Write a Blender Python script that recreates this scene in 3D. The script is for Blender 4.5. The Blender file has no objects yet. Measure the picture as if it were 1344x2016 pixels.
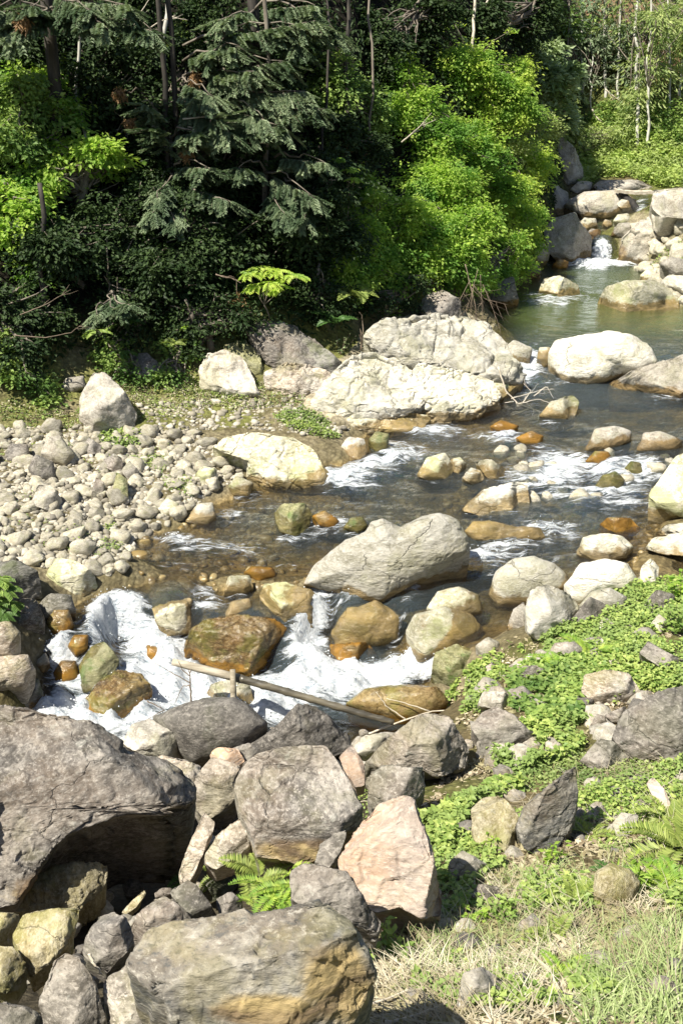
import bpy, bmesh, math, random
import numpy as np
from mathutils import Vector
R = math.radians
random.seed(7); rng = np.random.default_rng(7)
scene = bpy.context.scene
col = scene.collection
# ------------------------------------------------------------------ camera, world, sun, exposure
CAM = np.array([0.0, 0.0, 6.5]); PITCH = R(24.0); FPX = 2161.0          # focal length in photo pixels (1344 x 2016)
cd = bpy.data.cameras.new('camera'); cam = bpy.data.objects.new('camera', cd); col.objects.link(cam)
cam.location = CAM; cam.rotation_euler = (R(90) - PITCH, 0, 0)
cd.sensor_fit = 'VERTICAL'; cd.sensor_height = 36.0; cd.lens = 36.0 * FPX / 2016.0
cd.clip_start = 0.1; cd.clip_end = 500
scene.camera = cam
SUN_DIR = Vector((-0.72, -0.58, 0.0)).normalized(); SUN_EL = R(56)
sv = Vector((SUN_DIR.x * math.cos(SUN_EL), SUN_DIR.y * math.cos(SUN_EL), math.sin(SUN_EL)))
world = bpy.data.worlds.new('World'); scene.world = world; world.use_nodes = True
wn = world.node_tree.nodes; wl = world.node_tree.links
bg = wn['Background']; sky = wn.new('ShaderNodeTexSky'); sky.sky_type = 'NISHITA'; sky.sun_disc = False
sky.sun_elevation = SUN_EL; sky.sun_rotation = math.atan2(SUN_DIR.x, SUN_DIR.y)
wl.new(sky.outputs[0], bg.inputs[0]); bg.inputs[1].default_value = 0.055
sd = bpy.data.lights.new('sun', 'SUN'); sd.energy = 4.6; sd.angle = R(0.5); sd.color = (1.0, 0.945, 0.82)
so = bpy.data.objects.new('sun', sd); col.objects.link(so); so.rotation_euler = sv.to_track_quat('Z', 'Y').to_euler()
so.location = (-20, -8, 30)
scene.view_settings.view_transform = 'Standard'; scene.view_settings.look = 'None'
scene.view_settings.exposure = 1.05; scene.view_settings.gamma = 1.0
scene.cycles.transparent_max_bounces = 12; scene.cycles.max_bounces = 6
# ------------------------------------------------------------------ noise in numpy
def _hash(ix, iy, iz, k=0):
    h = (ix * 374761393 + iy * 668265263 + iz * 2147483647 + k * 1274126177) & 0xffffffff
    h = ((h ^ (h >> 13)) * 1274126177) & 0xffffffff
    h = ((h ^ (h >> 16)) * 2246822519) & 0xffffffff
    return ((h ^ (h >> 15)) & 0xffffff) / 16777215.0
def vnoise(p, k=0):
    i = np.floor(p).astype(np.int64); f = p - i; f = f * f * (3 - 2 * f)
    out = 0
    for a in (0, 1):
        for b in (0, 1):
            for c in (0, 1):
                w = (f[:, 0] if a else 1 - f[:, 0]) * (f[:, 1] if b else 1 - f[:, 1]) * (f[:, 2] if c else 1 - f[:, 2])
                out = out + w * _hash(i[:, 0] + a, i[:, 1] + b, i[:, 2] + c, k)
    return out * 2 - 1
def fbm(p, octv=4, k=0, gain=.5):
    o = 0; a = 1; t = 0
    for j in range(octv):
        o = o + a * vnoise(p * (2.03 ** j) + 17.3 * j, k + j); t += a; a *= gain
    return o / t
def facet(p, k=0):
    """chiselled offset: every Voronoi cell is a plane with its own tilt"""
    i = np.floor(p).astype(np.int64); best = np.full(len(p), 9e9); out = np.zeros(len(p))
    for a in (-1, 0, 1):
        for b in (-1, 0, 1):
            for c in (-1, 0, 1):
                jx, jy, jz = i[:, 0] + a, i[:, 1] + b, i[:, 2] + c
                q = np.stack([jx + _hash(jx, jy, jz, k), jy + _hash(jx, jy, jz, k + 1), jz + _hash(jx, jy, jz, k + 2)], 1)
                dd = p - q; d = (dd ** 2).sum(1)
                t = np.stack([_hash(jx, jy, jz, k + 3), _hash(jx, jy, jz, k + 4), _hash(jx, jy, jz, k + 5)], 1) * 2 - 1
                v = (dd * t).sum(1) + .5 * t[:, 0]
                m = d < best; best = np.where(m, d, best); out = np.where(m, v, out)
    return out
# ------------------------------------------------------------------ projection helpers
FW = np.array([0, math.cos(PITCH), -math.sin(PITCH)]); UP = np.array([0, math.sin(PITCH), math.cos(PITCH)]); RT = np.array([1.0, 0, 0])
def ray(u, v):
    u = np.asarray(u, float); v = np.asarray(v, float)
    return FW + ((u - 672) / FPX)[..., None] * RT + ((1008 - v) / FPX)[..., None] * UP      # depth-1 ray
def atz(u, v, z):
    d = ray(u, v); return CAM + d * ((z - CAM[2]) / d[..., 2])[..., None]
def atd(u, v, depth):
    return CAM + ray(u, v) * np.asarray(depth, float)[..., None]
def proj(P):
    q = P - CAM; d = q @ FW
    d = np.where(d < .3, .3, d)
    return 672 + FPX * (q @ RT) / d, 1008 - FPX * (q @ UP) / d, d
def inpoly(u, v, poly):
    c = np.zeros(len(u), bool); n = len(poly)
    for i in range(n):
        x0, y0 = poly[i]; x1, y1 = poly[(i + 1) % n]
        if y0 == y1: continue
        m = ((y0 > v) != (y1 > v)) & (u < (x1 - x0) * (v - y0) / (y1 - y0) + x0)
        c ^= m
    return c
def pts(s): 
    a = [float(t) for t in s.replace(',', ' ').split()]; return list(zip(a[::2], a[1::2]))
# ------------------------------------------------------------------ water levels and ground heights
WL = [  # photo u, v, level, depth of bed below
 (100,1405,0,.5),(250,1430,0,.5),(400,1410,0,.5),(600,1390,0,.5),(750,1410,0,.4),(300,1345,0,.5),(500,1345,0,.5),(700,1345,0,.5),(850,1410,0,.3),(150,1390,0,.4),
 (250,1280,.1,.3),(450,1330,.03,.4),(620,1280,.12,.3),(760,1285,.15,.3),(350,1290,.07,.3),
 (250,1168,.62,.18),(330,1150,.66,.2),(420,1185,.5,.2),(180,1190,.58,.15),(600,1185,.6,.2),(700,1160,.66,.3),(800,1165,.66,.3),(850,1110,.68,.3),(985,1205,.64,.15),(960,1240,.6,.1),
 (150,1245,.5,.15),(118,1268,.44,.12),(120,1335,.12,.3),(500,1180,.55,.2),
 (300,1080,.72,.18),(450,1050,.76,.2),(600,1080,.74,.22),(950,1095,.76,.3),(900,1160,.68,.25),(1100,1055,.82,.3),(480,1000,.84,.2),(700,1000,.87,.3),(950,1035,.84,.3),(1200,1110,.86,.15),(1344,1110,.9,.1),
 (700,930,.94,.25),(560,975,.87,.2),(1050,1000,.9,.35),(1200,1005,.93,.3),(1100,950,.96,.25),
 (750,880,1.02,.2),(900,870,1.04,.25),(1000,935,1.0,.2),(1160,970,.98,.25),(1300,965,1.0,.25),
 (1000,850,1.1,.3),(1100,800,1.17,.35),(1250,820,1.18,.35),(1344,905,1.15,.2),(850,835,1.07,.12),(1000,765,1.2,.35),(1300,790,1.22,.35),(1450,850,1.3,.3),
 (1035,722,1.32,.25),(1050,670,1.5,.5),(1100,640,1.5,.6),(1200,645,1.5,.6),(1344,665,1.5,.5),(1000,615,1.5,.5),(1150,560,1.5,.5),(1250,540,1.5,.4),(1100,530,1.5,.4),(1450,630,1.5,.4),(1190,515,1.5,.5),(1050,580,1.5,.5),
 (1190,463,2.05,.15),(1185,448,2.1,.2),(1165,432,2.12,.2),(1130,420,2.16,.15),(1262,402,2.45,.1),(1275,388,2.55,.1)]
WLa = np.array(WL, float); WP = atz(WLa[:, 0], WLa[:, 1], WLa[:, 2])
def water(x, y):
    sh = np.shape(x); x = np.ravel(x); y = np.ravel(y); out = np.empty(len(x))
    for s in range(0, len(x), 40000):
        d2 = (x[s:s+40000, None] - WP[None, :, 0]) ** 2 + (y[s:s+40000, None] - WP[None, :, 1]) ** 2 + 1e-4
        w = d2 ** -2.2; out[s:s+40000] = (w * WLa[None, :, 2]).sum(1) / w.sum(1)
    return out.reshape(sh)
TG = [  # ground: photo u, v, height
 (-300,2050,2.5),(100,2016,2.35),(400,2016,2.6),(700,2016,2.95),(1000,2016,3.1),(1344,2016,3.2),(1700,2016,3.4),
 (700,1850,2.4),(1000,1850,2.62),(1344,1850,2.75),(1000,1650,2.05),(1300,1650,2.2),(1700,1650,2.5),
 (850,1500,1.4),(1100,1500,1.7),(1344,1500,1.9),(950,1350,1.1),(1200,1350,1.45),(1500,1350,1.8),
 (1010,1262,.78),(1300,1210,1.2),(1600,1200,1.6),(890,1300,.45),(1280,1140,1.0),(1100,1200,.9),
 (100,1850,1.5),(300,1750,1.15),(500,1720,1.45),(100,1600,.9),(400,1560,.7),(600,1560,1.0),(-300,1700,1.2),(650,1750,1.9),(300,1900,1.9),(500,1850,2.1),
 (60,1420,.0),(400,1450,.0),(650,1450,.1),(800,1450,.5),(-100,1400,.2),
 (0,1100,.98),(200,1000,.98),(0,900,1.2),(300,900,1.08),(150,1080,.92),(235,1135,.74),(330,1010,.86),(420,960,.95),(500,900,1.02),(0,830,1.42),(250,820,1.35),(450,800,1.32),(600,840,1.18),(680,885,1.06),(620,770,1.4),(300,770,1.47),
 (95,1215,.62),(0,1260,.75),(0,1350,.45),(-300,1100,1.3),(-300,900,1.5),(-300,1300,.9),(60,1330,.3),
 (-200,830,1.6),(0,790,1.6),(200,740,1.65),(400,735,1.6),(560,725,1.6),(700,690,1.6),(740,640,1.75),(900,640,1.62),(970,620,1.52),(1015,590,1.52),(1050,540,1.55),(1080,490,1.75),
 (840,800,1.12),(960,770,1.22),(1000,715,1.34),
 (1344,560,1.8),(1270,500,1.8),(1344,450,2.5),(1320,600,1.53),(1500,600,1.9),(1150,400,2.35),(1230,365,2.65),(1344,375,2.75),(1090,440,2.15),(1240,430,2.4),
 (1400,950,1.25),(1344,1050,1.0),(1300,1095,.95),(1500,900,1.45),(1500,750,1.6)]
TGa = np.array(TG, float); GP = atz(TGa[:, 0], TGa[:, 1], TGa[:, 2])
EXTRA = np.array([(0,0,4.7),(-5,0,4.5),(6,0,4.9),(-4.5,2,3.2),(4.5,2.2,3.8),(0,2,3.6),(-24,0,4),(-24,12,2),(-24,25,1.8),(-24,45,2),(24,0,5),(24,12,3.6),(24,22,3.2),(24,35,3.2),(24,50,3.2),(0,50,2.5),(-10,50,2.2),(8,14,2.0),(12,20,2.6),(10,10,2.6),(14,6,4),(-10,6,2.6),(-14,12,1.8),(12,28,2.9)], float)
bedP = WP.copy(); bedP[:, 2] -= WLa[:, 3]
CT = np.vstack([GP, bedP, EXTRA])
def _phi(r2): return .5 * r2 * np.log(r2 + 1e-9)
_n = len(CT); _K = _phi(((CT[:, None, :2] - CT[None, :, :2]) ** 2).sum(2)) + np.eye(_n) * .02
_P = np.hstack([np.ones((_n, 1)), CT[:, :2]])
_A = np.block([[_K, _P], [_P.T, np.zeros((3, 3))]]); TW = np.linalg.solve(_A, np.concatenate([CT[:, 2], np.zeros(3)]))
toe = [(-24,11.5),(-9,13.2)] + [tuple(atz(u, v, z)[:2]) for u, v, z in [(0,785,1.6),(200,735,1.65),(400,730,1.6),(560,718,1.6),(700,680,1.6),(740,632,1.75),(900,600,1.7),(1000,565,1.6),(1050,528,1.6),(1085,450,1.95),(1110,372,2.5),(1140,330,2.8),(1344,340,2.8)]] + [(30,34)]
toe = np.array(sorted(toe))
def ground(x, y):
    sh = np.shape(x); x = np.ravel(x); y = np.ravel(y); out = np.empty(len(x))
    for s in range(0, len(x), 40000):
        a, b = x[s:s+40000], y[s:s+40000]
        k = _phi((a[:, None] - CT[None, :, 0]) ** 2 + (b[:, None] - CT[None, :, 1]) ** 2)
        out[s:s+40000] = k @ TW[:_n] + TW[_n] + TW[_n+1] * a + TW[_n+2] * b
    ty = np.interp(x, toe[:, 0], toe[:, 1]); d = y - ty
    sl = .95 - .4 * np.clip((x - 5.5) / 2, 0, 1)
    far = np.clip((y - 28) / 8, 0, 1)
    add = sl * np.log1p(np.exp(np.clip(d * 4, -30, 30))) / 4 + .35 * sl * np.clip(d - 4, 0, None) * (x > 6)
    base = np.where(y > ty + .5, np.clip(out, 1.2, 3.6), out)
    p = np.stack([x, y, np.zeros_like(x)], 1)
    return (base + add + .05 * fbm(p * 1.7, 3, 5) + .25 * np.clip(d, 0, 1) * fbm(p * .9, 3, 9)).reshape(sh)
GX = np.arange(-24, 26, .1); GY = np.arange(.4, 52, .1)
_gx, _gy = np.meshgrid(GX, GY); HG = ground(_gx, _gy); WG = water(_gx, _gy); SG = np.maximum(HG, WG)
def samp(G, x, y):
    fx = np.clip((x - GX[0]) / .1, 0, len(GX) - 1.001); fy = np.clip((y - GY[0]) / .1, 0, len(GY) - 1.001)
    i = fx.astype(int); j = fy.astype(int); a = fx - i; b = fy - j
    return G[j, i] * (1-a) * (1-b) + G[j, i+1] * a * (1-b) + G[j+1, i] * (1-a) * b + G[j+1, i+1] * a * b
def hit(u, v, G=None, lift=0.0):
    """depth at which the rays through photo points meet the surface"""
    if G is None: G = SG
    u = np.atleast_1d(np.asarray(u, float)); v = np.atleast_1d(np.asarray(v, float))
    d = ray(u, v); t = np.full(len(u), 2.0); done = np.zeros(len(u), bool)
    for k in range(900):
        P = CAM + d * t[:, None]
        b = P[:, 2] <= samp(G, P[:, 0], P[:, 1]) + lift
        done |= b
        if done.all(): break
        t = np.where(done, t, t + .04 + .002 * t)
    return t
def onground(u, v, G=None, lift=0.0):
    return atd(np.atleast_1d(u), np.atleast_1d(v), hit(u, v, G, lift))
# ------------------------------------------------------------------ mesh and object helpers
def mk(name, V, F, mat=None, parent=None, smooth=True, attrs=None, loc=None):
    """V (n,3) in world space, F one array or a list of arrays; linked as one mesh object with its origin at loc"""
    V = np.asarray(V, np.float32)
    if parent is not None and loc is None: loc = np.array(parent.location)
    if loc is None: loc = np.array([0.0, 0, 0])
    V = V - np.asarray(loc, np.float32)
    Fs = F if isinstance(F, list) else [F]
    me = bpy.data.meshes.new(name); me.vertices.add(len(V)); me.vertices.foreach_set('co', V.ravel())
    nl = sum(f.size for f in Fs); npo = sum(len(f) for f in Fs)
    me.loops.add(nl); me.polygons.add(npo)
    me.loops.foreach_set('vertex_index', np.concatenate([f.ravel() for f in Fs]).astype(np.int32))
    ls = []; s = 0
    for f in Fs:
        ls.append(s + np.arange(len(f)) * f.shape[1]); s += f.size
    me.polygons.foreach_set('loop_start', np.concatenate(ls).astype(np.int32))
    me.update(calc_edges=True)
    me.polygons.foreach_set('use_smooth', np.full(npo, smooth, bool))
    for k, a in (attrs or {}).items():
        if a.ndim == 1:
            at = me.attributes.new(k, 'FLOAT', 'POINT'); at.data.foreach_set('value', a.astype(np.float32))
        else:
            at = me.attributes.new(k, 'FLOAT_COLOR', 'POINT'); at.data.foreach_set('color', np.hstack([a, np.ones((len(a), 1))]).astype(np.float32).ravel())
    if mat: me.materials.append(mat)
    o = bpy.data.objects.new(name, me); col.objects.link(o)
    if parent is not None: o.parent = parent
    else: o.location = loc
    return o
def tag(o, label=None, cat=None, group=None, kind=None):
    for k, v in (('label', label), ('category', cat), ('group', group), ('kind', kind)):
        if v: o[k] = v
    return o
def thing(name, loc, label, cat, group=None):
    o = bpy.data.objects.new(name, None); o.empty_display_size = .2; col.objects.link(o); o.location = [float(c) for c in loc]
    return tag(o, label, cat, group)
_ico = {}
def ico(n):
    if n not in _ico:
        bm = bmesh.new(); bmesh.ops.create_icosphere(bm, subdivisions=n, radius=1)
        _ico[n] = (np.array([v.co[:] for v in bm.verts]), np.array([[v.index for v in f.verts] for f in bm.faces])); bm.free()
    return _ico[n]
def vnorm(V, F):
    n = np.zeros_like(V); fn = np.cross(V[F[:, 1]] - V[F[:, 0]], V[F[:, 2]] - V[F[:, 0]])
    for k in range(3): np.add.at(n, F[:, k], fn)
    return n / (np.linalg.norm(n, axis=1, keepdims=True) + 1e-12)
def tubes(lines, sides=6):
    """lines: list of (points (k,3), radii (k,)) -> V, F of tapered tubes"""
    Vs, Fs, off = [], [], 0
    for P, r in lines:
        P = np.asarray(P, float); r = np.asarray(r, float); k = len(P)
        t = np.gradient(P, axis=0); t /= np.linalg.norm(t, axis=1, keepdims=True) + 1e-9
        ref = np.array([0, 0, 1.0]) if abs(t[:, 2]).mean() < .8 else np.array([1.0, 0, 0])
        a = np.cross(t, ref); a /= np.linalg.norm(a, axis=1, keepdims=True) + 1e-9; b = np.cross(t, a)
        th = np.arange(sides) * 2 * math.pi / sides
        V = P[:, None] + r[:, None, None] * (np.cos(th)[None, :, None] * a[:, None] + np.sin(th)[None, :, None] * b[:, None])
        V = V.reshape(-1, 3)
        i = np.arange(k - 1)[:, None] * sides; j = np.arange(sides)[None]; j2 = (j + 1) % sides
        F = np.stack([i + j, i + j2, i + sides + j2, i + sides + j], 2).reshape(-1, 4) + off
        Vs.append(V); Fs.append(F); off += len(V)
        c = np.array([P[0], P[-1]]); Vs.append(c)
        j = np.arange(sides); F1 = np.stack([off - len(V) + (j + 1) % sides, off - len(V) + j, np.full(sides, off), np.full(sides, off)], 1)
        e = off - sides; F2 = np.stack([e + j, e + (j + 1) % sides, np.full(sides, off + 1), np.full(sides, off + 1)], 1)
        Fs.append(F1[:, :3]); Fs.append(F2[:, :3]); off += 2
    V = np.vstack(Vs); q = [f for f in Fs if f.shape[1] == 4]; t3 = [f for f in Fs if f.shape[1] == 3]
    return V, [np.vstack(q), np.vstack(t3)]
def wob(P0, P1, n=8, amp=.05, sag=0.0):
    P0 = np.asarray(P0, float); P1 = np.asarray(P1, float); t = np.linspace(0, 1, n)[:, None]
    w = np.cumsum(rng.normal(0, amp / math.sqrt(n), (n, 3)), 0); w -= t * w[-1]; w -= (1 - t) * w[0]
    P = P0 * (1 - t) + P1 * t + w; P[:, 2] -= sag * 4 * (t * (1 - t))[:, 0]
    return P
def leaves(P, A, N, L, W, droop=.12):
    """diamond leaves: base, side, tip, side, folded a little along the midrib"""
    A = A / (np.linalg.norm(A, axis=1, keepdims=True) + 1e-9); S = np.cross(A, N); S /= np.linalg.norm(S, axis=1, keepdims=True) + 1e-9
    N2 = np.cross(S, A); L = np.broadcast_to(L, (len(P),))[:, None]; W = np.broadcast_to(W, (len(P),))[:, None]
    m = P + A * L * .45
    V = np.stack([P, m + S * W * .5 + N2 * W * .12, P + A * L - N2 * L * droop, m - S * W * .5 + N2 * W * .12], 1).reshape(-1, 3)
    return V, np.arange(len(P) * 4).reshape(-1, 4)
def unit(v): return v / (np.linalg.norm(v, axis=-1, keepdims=True) + 1e-9)
# ------------------------------------------------------------------ materials
def newmat(name):
    m = bpy.data.materials.new(name); m.use_nodes = True; nt = m.node_tree
    for n in list(nt.nodes): nt.nodes.remove(n)
    return m, nt, nt.nodes, nt.links
def N(nt, t, **kw):
    n = nt.nodes.new(t)
    for k, v in kw.items(): setattr(n, k, v)
    return n
def tex(nt, vec, scale, detail=6, rough=.6, dist=0.0):
    n = N(nt, 'ShaderNodeTexNoise'); n.inputs['Scale'].default_value = scale; n.inputs['Detail'].default_value = detail
    n.inputs['Roughness'].default_value = rough; n.inputs['Distortion'].default_value = dist
    if vec is not None: nt.links.new(vec, n.inputs['Vector'])
    return n.outputs['Fac']
def rampf(nt, fac, a, b, va=0.0, vb=1.0):
    n = N(nt, 'ShaderNodeMapRange', interpolation_type='SMOOTHSTEP'); nt.links.new(fac, n.inputs['Value'])
    n.inputs['From Min'].default_value = a; n.inputs['From Max'].default_value = b
    n.inputs['To Min'].default_value = va; n.inputs['To Max'].default_value = vb
    return n.outputs['Result']
def mix(nt, fac, c1, c2, mode='MIX'):
    n = N(nt, 'ShaderNodeMix', data_type='RGBA', blend_type=mode)
    for s, v in ((n.inputs[0], fac), (n.inputs[6], c1), (n.inputs[7], c2)):
        if isinstance(v, (int, float)): s.default_value = v
        elif isinstance(v, (tuple, list)): s.default_value = (*v, 1)
        else: nt.links.new(v, s)
    return n.outputs[2]
def mth(nt, op, a, b=0.0):
    n = N(nt, 'ShaderNodeMath', operation=op)
    for s, v in ((n.inputs[0], a), (n.inputs[1], b)):
        if isinstance(v, (int, float)): s.default_value = v
        else: nt.links.new(v, s)
    return n.outputs[0]
def rock_mat(name, base, light, dark, warm, streak=(1, 1, 3), rot=(0, 0, 0), sc=3.0, moss=0.0, mosscol=(.10, .12, .03), lich=0.2, rough=.85, bump=.5, warmamt=.4, wetcol=(.22, .12, .03), lightamt=.5, spk=.7):
    m, nt, n, l = newmat(name)
    tc = N(nt, 'ShaderNodeTexCoord'); oi = N(nt, 'ShaderNodeObjectInfo'); mp = N(nt, 'ShaderNodeMapping')
    add = N(nt, 'ShaderNodeVectorMath', operation='ADD'); sc1 = N(nt, 'ShaderNodeVectorMath', operation='SCALE')
    comb = N(nt, 'ShaderNodeCombineXYZ')
    for i in range(3): l.new(oi.outputs['Random'], comb.inputs[i])
    l.new(comb.outputs[0], sc1.inputs[0]); sc1.inputs['Scale'].default_value = 13.0
    l.new(tc.outputs['Object'], add.inputs[0]); l.new(sc1.outputs[0], add.inputs[1])
    l.new(add.outputs[0], mp.inputs['Vector']); mp.inputs['Rotation'].default_value = rot; mp.inputs['Scale'].default_value = streak
    v = mp.outputs[0]; pv = add.outputs[0]
    n1 = tex(nt, v, sc, 9, .65, .6); n2 = tex(nt, v, sc * .45, 5, .6, 1.0); n3 = tex(nt, v, sc * 5, 8, .7, .3); n4 = tex(nt, pv, 1.3, 3, .5)
    c = mix(nt, rampf(nt, n1, .35, .66), dark, base)
    c = mix(nt, mth(nt, 'MULTIPLY', rampf(nt, n2, .48, .62), lightamt), c, light)
    c = mix(nt, mth(nt, 'MULTIPLY', rampf(nt, n4, .45, .65), warmamt), c, warm)
    c = mix(nt, rampf(nt, n3, .42, .68, 0, .75), c, mix(nt, .7, c, light), 'MIX')
    n5 = tex(nt, v, sc * 11, 6, .75, .4); c = mix(nt, rampf(nt, n5, .53, .63, 0, .65), c, light); c = mix(nt, rampf(nt, n5, .47, .36, 0, spk), c, dark)
    sp = tex(nt, pv, sc * 9, 4, .6); c = mix(nt, rampf(nt, sp, .30, .42, .45, 0), c, dark)
    cr = N(nt, 'ShaderNodeTexVoronoi', feature='DISTANCE_TO_EDGE'); cr.inputs['Scale'].default_value = sc * .55
    wv = N(nt, 'ShaderNodeMix', data_type='RGBA'); wv.inputs[0].default_value = .3; l.new(v, wv.inputs[6])
    nn = N(nt, 'ShaderNodeTexNoise'); nn.inputs['Scale'].default_value = sc * 1.2; nn.inputs['Detail'].default_value = 6; l.new(v, nn.inputs['Vector'])
    l.new(nn.outputs['Color'], wv.inputs[7]); l.new(wv.outputs[2], cr.inputs['Vector'])
    crk = rampf(nt, cr.outputs['Distance'], 0, .012, 1, 0)
    crk = mth(nt, 'MULTIPLY', crk, rampf(nt, n4, .42, .55))
    c = mix(nt, mth(nt, 'MULTIPLY', crk, .45), c, tuple(d * .35 for d in dark))
    if lich:
        ln = tex(nt, pv, 9, 5, .7); c = mix(nt, rampf(nt, ln, .62, .68, 0, lich), c, (.48, .48, .42))
    ge = N(nt, 'ShaderNodeNewGeometry'); sx = N(nt, 'ShaderNodeSeparateXYZ'); l.new(ge.outputs['Normal'], sx.inputs[0])
    if moss:
        mn = tex(nt, pv, 2.5, 6, .65); f = mth(nt, 'MULTIPLY', rampf(nt, mn, .5, .62), moss); c = mix(nt, f, c, mosscol)
    hv = N(nt, 'ShaderNodeHueSaturation'); l.new(c, hv.inputs['Color']); l.new(mth(nt, 'ADD', mth(nt, 'MULTIPLY', oi.outputs['Random'], .55), .70), hv.inputs['Value'])
    sa = N(nt, 'ShaderNodeAttribute', attribute_name='stain'); sf = rampf(nt, mth(nt, 'ADD', sa.outputs['Fac'], mth(nt, 'MULTIPLY', mth(nt, 'SUBTRACT', n1, .5), 1.3)), .3, .75)
    sc_ = mix(nt, rampf(nt, n2, .4, .62), (.15, .10, .055), (.42, .31, .13)); hs_ = mix(nt, mth(nt, 'MULTIPLY', sf, .85), hv.outputs[0], sc_)
    at = N(nt, 'ShaderNodeAttribute', attribute_name='wet'); wn_ = tex(nt, pv, 6, 4, .6)
    wf = rampf(nt, mth(nt, 'ADD', at.outputs['Fac'], mth(nt, 'MULTIPLY', mth(nt, 'SUBTRACT', wn_, .5), 1.2)), .35, .65)
    wc = mix(nt, rampf(nt, n1, .4, .62), tuple(x * .45 for x in wetcol), wetcol)
    c = mix(nt, mth(nt, 'MULTIPLY', wf, .82), hs_, wc)
    b = N(nt, 'ShaderNodeBsdfPrincipled'); l.new(c, b.inputs['Base Color'])
    l.new(rampf(nt, wf, 0, 1, rough, .12), b.inputs['Roughness']); b.inputs['Specular IOR Level'].default_value = .35
    h = mth(nt, 'ADD', mth(nt, 'MULTIPLY', n1, 1.0), mth(nt, 'ADD', mth(nt, 'MULTIPLY', mth(nt, 'ADD', n3, mth(nt, 'MULTIPLY', n5, .5)), .45), mth(nt, 'MULTIPLY', crk, -.7)))
    bp = N(nt, 'ShaderNodeBump'); bp.inputs['Strength'].default_value = bump; bp.inputs['Distance'].default_value = .08; l.new(h, bp.inputs['Height'])
    l.new(bp.outputs[0], b.inputs['Normal'])
    o = N(nt, 'ShaderNodeOutputMaterial'); l.new(b.outputs[0], o.inputs[0])
    return m
def leaf_mat(name, c1, c2, c3=None, trans=.45, rough=.5, spec=.3):
    m, nt, n, l = newmat(name)
    ge = N(nt, 'ShaderNodeNewGeometry'); rd = ge.outputs['Random Per Island']
    c = mix(nt, rd, c1, c2)
    if c3:
        p = N(nt, 'ShaderNodeTexCoord'); c = mix(nt, rampf(nt, tex(nt, p.outputs['Object'], 1.6, 3, .6), .42, .62), c, c3)
    b = N(nt, 'ShaderNodeBsdfPrincipled'); l.new(c, b.inputs['Base Color']); b.inputs['Roughness'].default_value = rough; b.inputs['Specular IOR Level'].default_value = spec
    t = N(nt, 'ShaderNodeBsdfTranslucent'); l.new(mix(nt, .6, c, mix(nt, 1.0, c, (1.0, 1.12, .5), 'MULTIPLY')), t.inputs['Color'])
    ms = N(nt, 'ShaderNodeMixShader'); ms.inputs[0].default_value = trans; l.new(b.outputs[0], ms.inputs[1]); l.new(t.outputs[0], ms.inputs[2])
    o = N(nt, 'ShaderNodeOutputMaterial'); l.new(ms.outputs[0], o.inputs[0]); return m
def plain_mat(name, c1, c2, sc=8, rough=.8, streak=(1, 1, 1), bump=.3, island=False):
    m, nt, n, l = newmat(name)
    tc = N(nt, 'ShaderNodeTexCoord'); mp = N(nt, 'ShaderNodeMapping'); l.new(tc.outputs['Object'], mp.inputs[0]); mp.inputs['Scale'].default_value = streak
    f = tex(nt, mp.outputs[0], sc, 6, .65)
    if island:
        ge = N(nt, 'ShaderNodeNewGeometry'); c = mix(nt, ge.outputs['Random Per Island'], c1, c2)
    else: c = mix(nt, rampf(nt, f, .35, .65), c1, c2)
    b = N(nt, 'ShaderNodeBsdfPrincipled'); l.new(c, b.inputs['Base Color']); b.inputs['Roughness'].default_value = rough
    bp = N(nt, 'ShaderNodeBump'); bp.inputs['Strength'].default_value = bump; bp.inputs['Distance'].default_value = .02; l.new(f, bp.inputs['Height']); l.new(bp.outputs[0], b.inputs['Normal'])
    o = N(nt, 'ShaderNodeOutputMaterial'); l.new(b.outputs[0], o.inputs[0]); return m
M = {}
M['schist'] = rock_mat('grey schist', (.165,.152,.138), (.46,.42,.37), (.07,.062,.054), (.21,.15,.10), streak=(1.2,.8,2.4), rot=(.5,.3,.2), sc=3.2, moss=.25, mosscol=(.13,.13,.05), lich=.25, wetcol=(.12,.08,.035))
M['schistp'] = rock_mat('pale veined schist', (.33,.30,.26), (.64,.58,.50), (.12,.105,.085), (.36,.26,.16), streak=(1,1,2.5), rot=(.2,.6,0), sc=3.4, moss=.35, mosscol=(.2,.19,.07), lich=.4)
M['ochre'] = rock_mat('yellow stained schist', (.40,.35,.20), (.62,.56,.42), (.16,.13,.06), (.42,.32,.12), streak=(2.2,2.2,1), sc=3.0, moss=.5, mosscol=(.26,.25,.07), lich=.35, bump=.7)
M['rust'] = rock_mat('grey slab with rusty edge', (.15,.15,.143), (.44,.41,.35), (.075,.08,.08), (.22,.16,.10), streak=(1,1.5,2.6), rot=(.9,.2,.5), sc=2.4, moss=.35, mosscol=(.2,.17,.05), lich=.1, warmamt=.5)
M['peach'] = rock_mat('peach sandstone', (.44,.35,.27), (.62,.54,.46), (.30,.25,.22), (.48,.28,.15), streak=(1,1,3), rot=(.7,.9,.3), sc=2.2, lich=.2, warmamt=.6)
M['mauve'] = rock_mat('brown grey stone', (.19,.175,.157), (.42,.385,.34), (.085,.077,.068), (.235,.18,.135), streak=(1,1,1.6), sc=3, moss=.15, lich=.35)
M['granite'] = rock_mat('white granite', (.60,.565,.48), (.78,.75,.68), (.30,.28,.21), (.48,.44,.30), streak=(1,1,2.2), rot=(.3,.5,.2), sc=2.6, bump=.7, moss=.3, mosscol=(.36,.36,.2), lich=0, wetcol=(.32,.22,.08), spk=.35)
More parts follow.
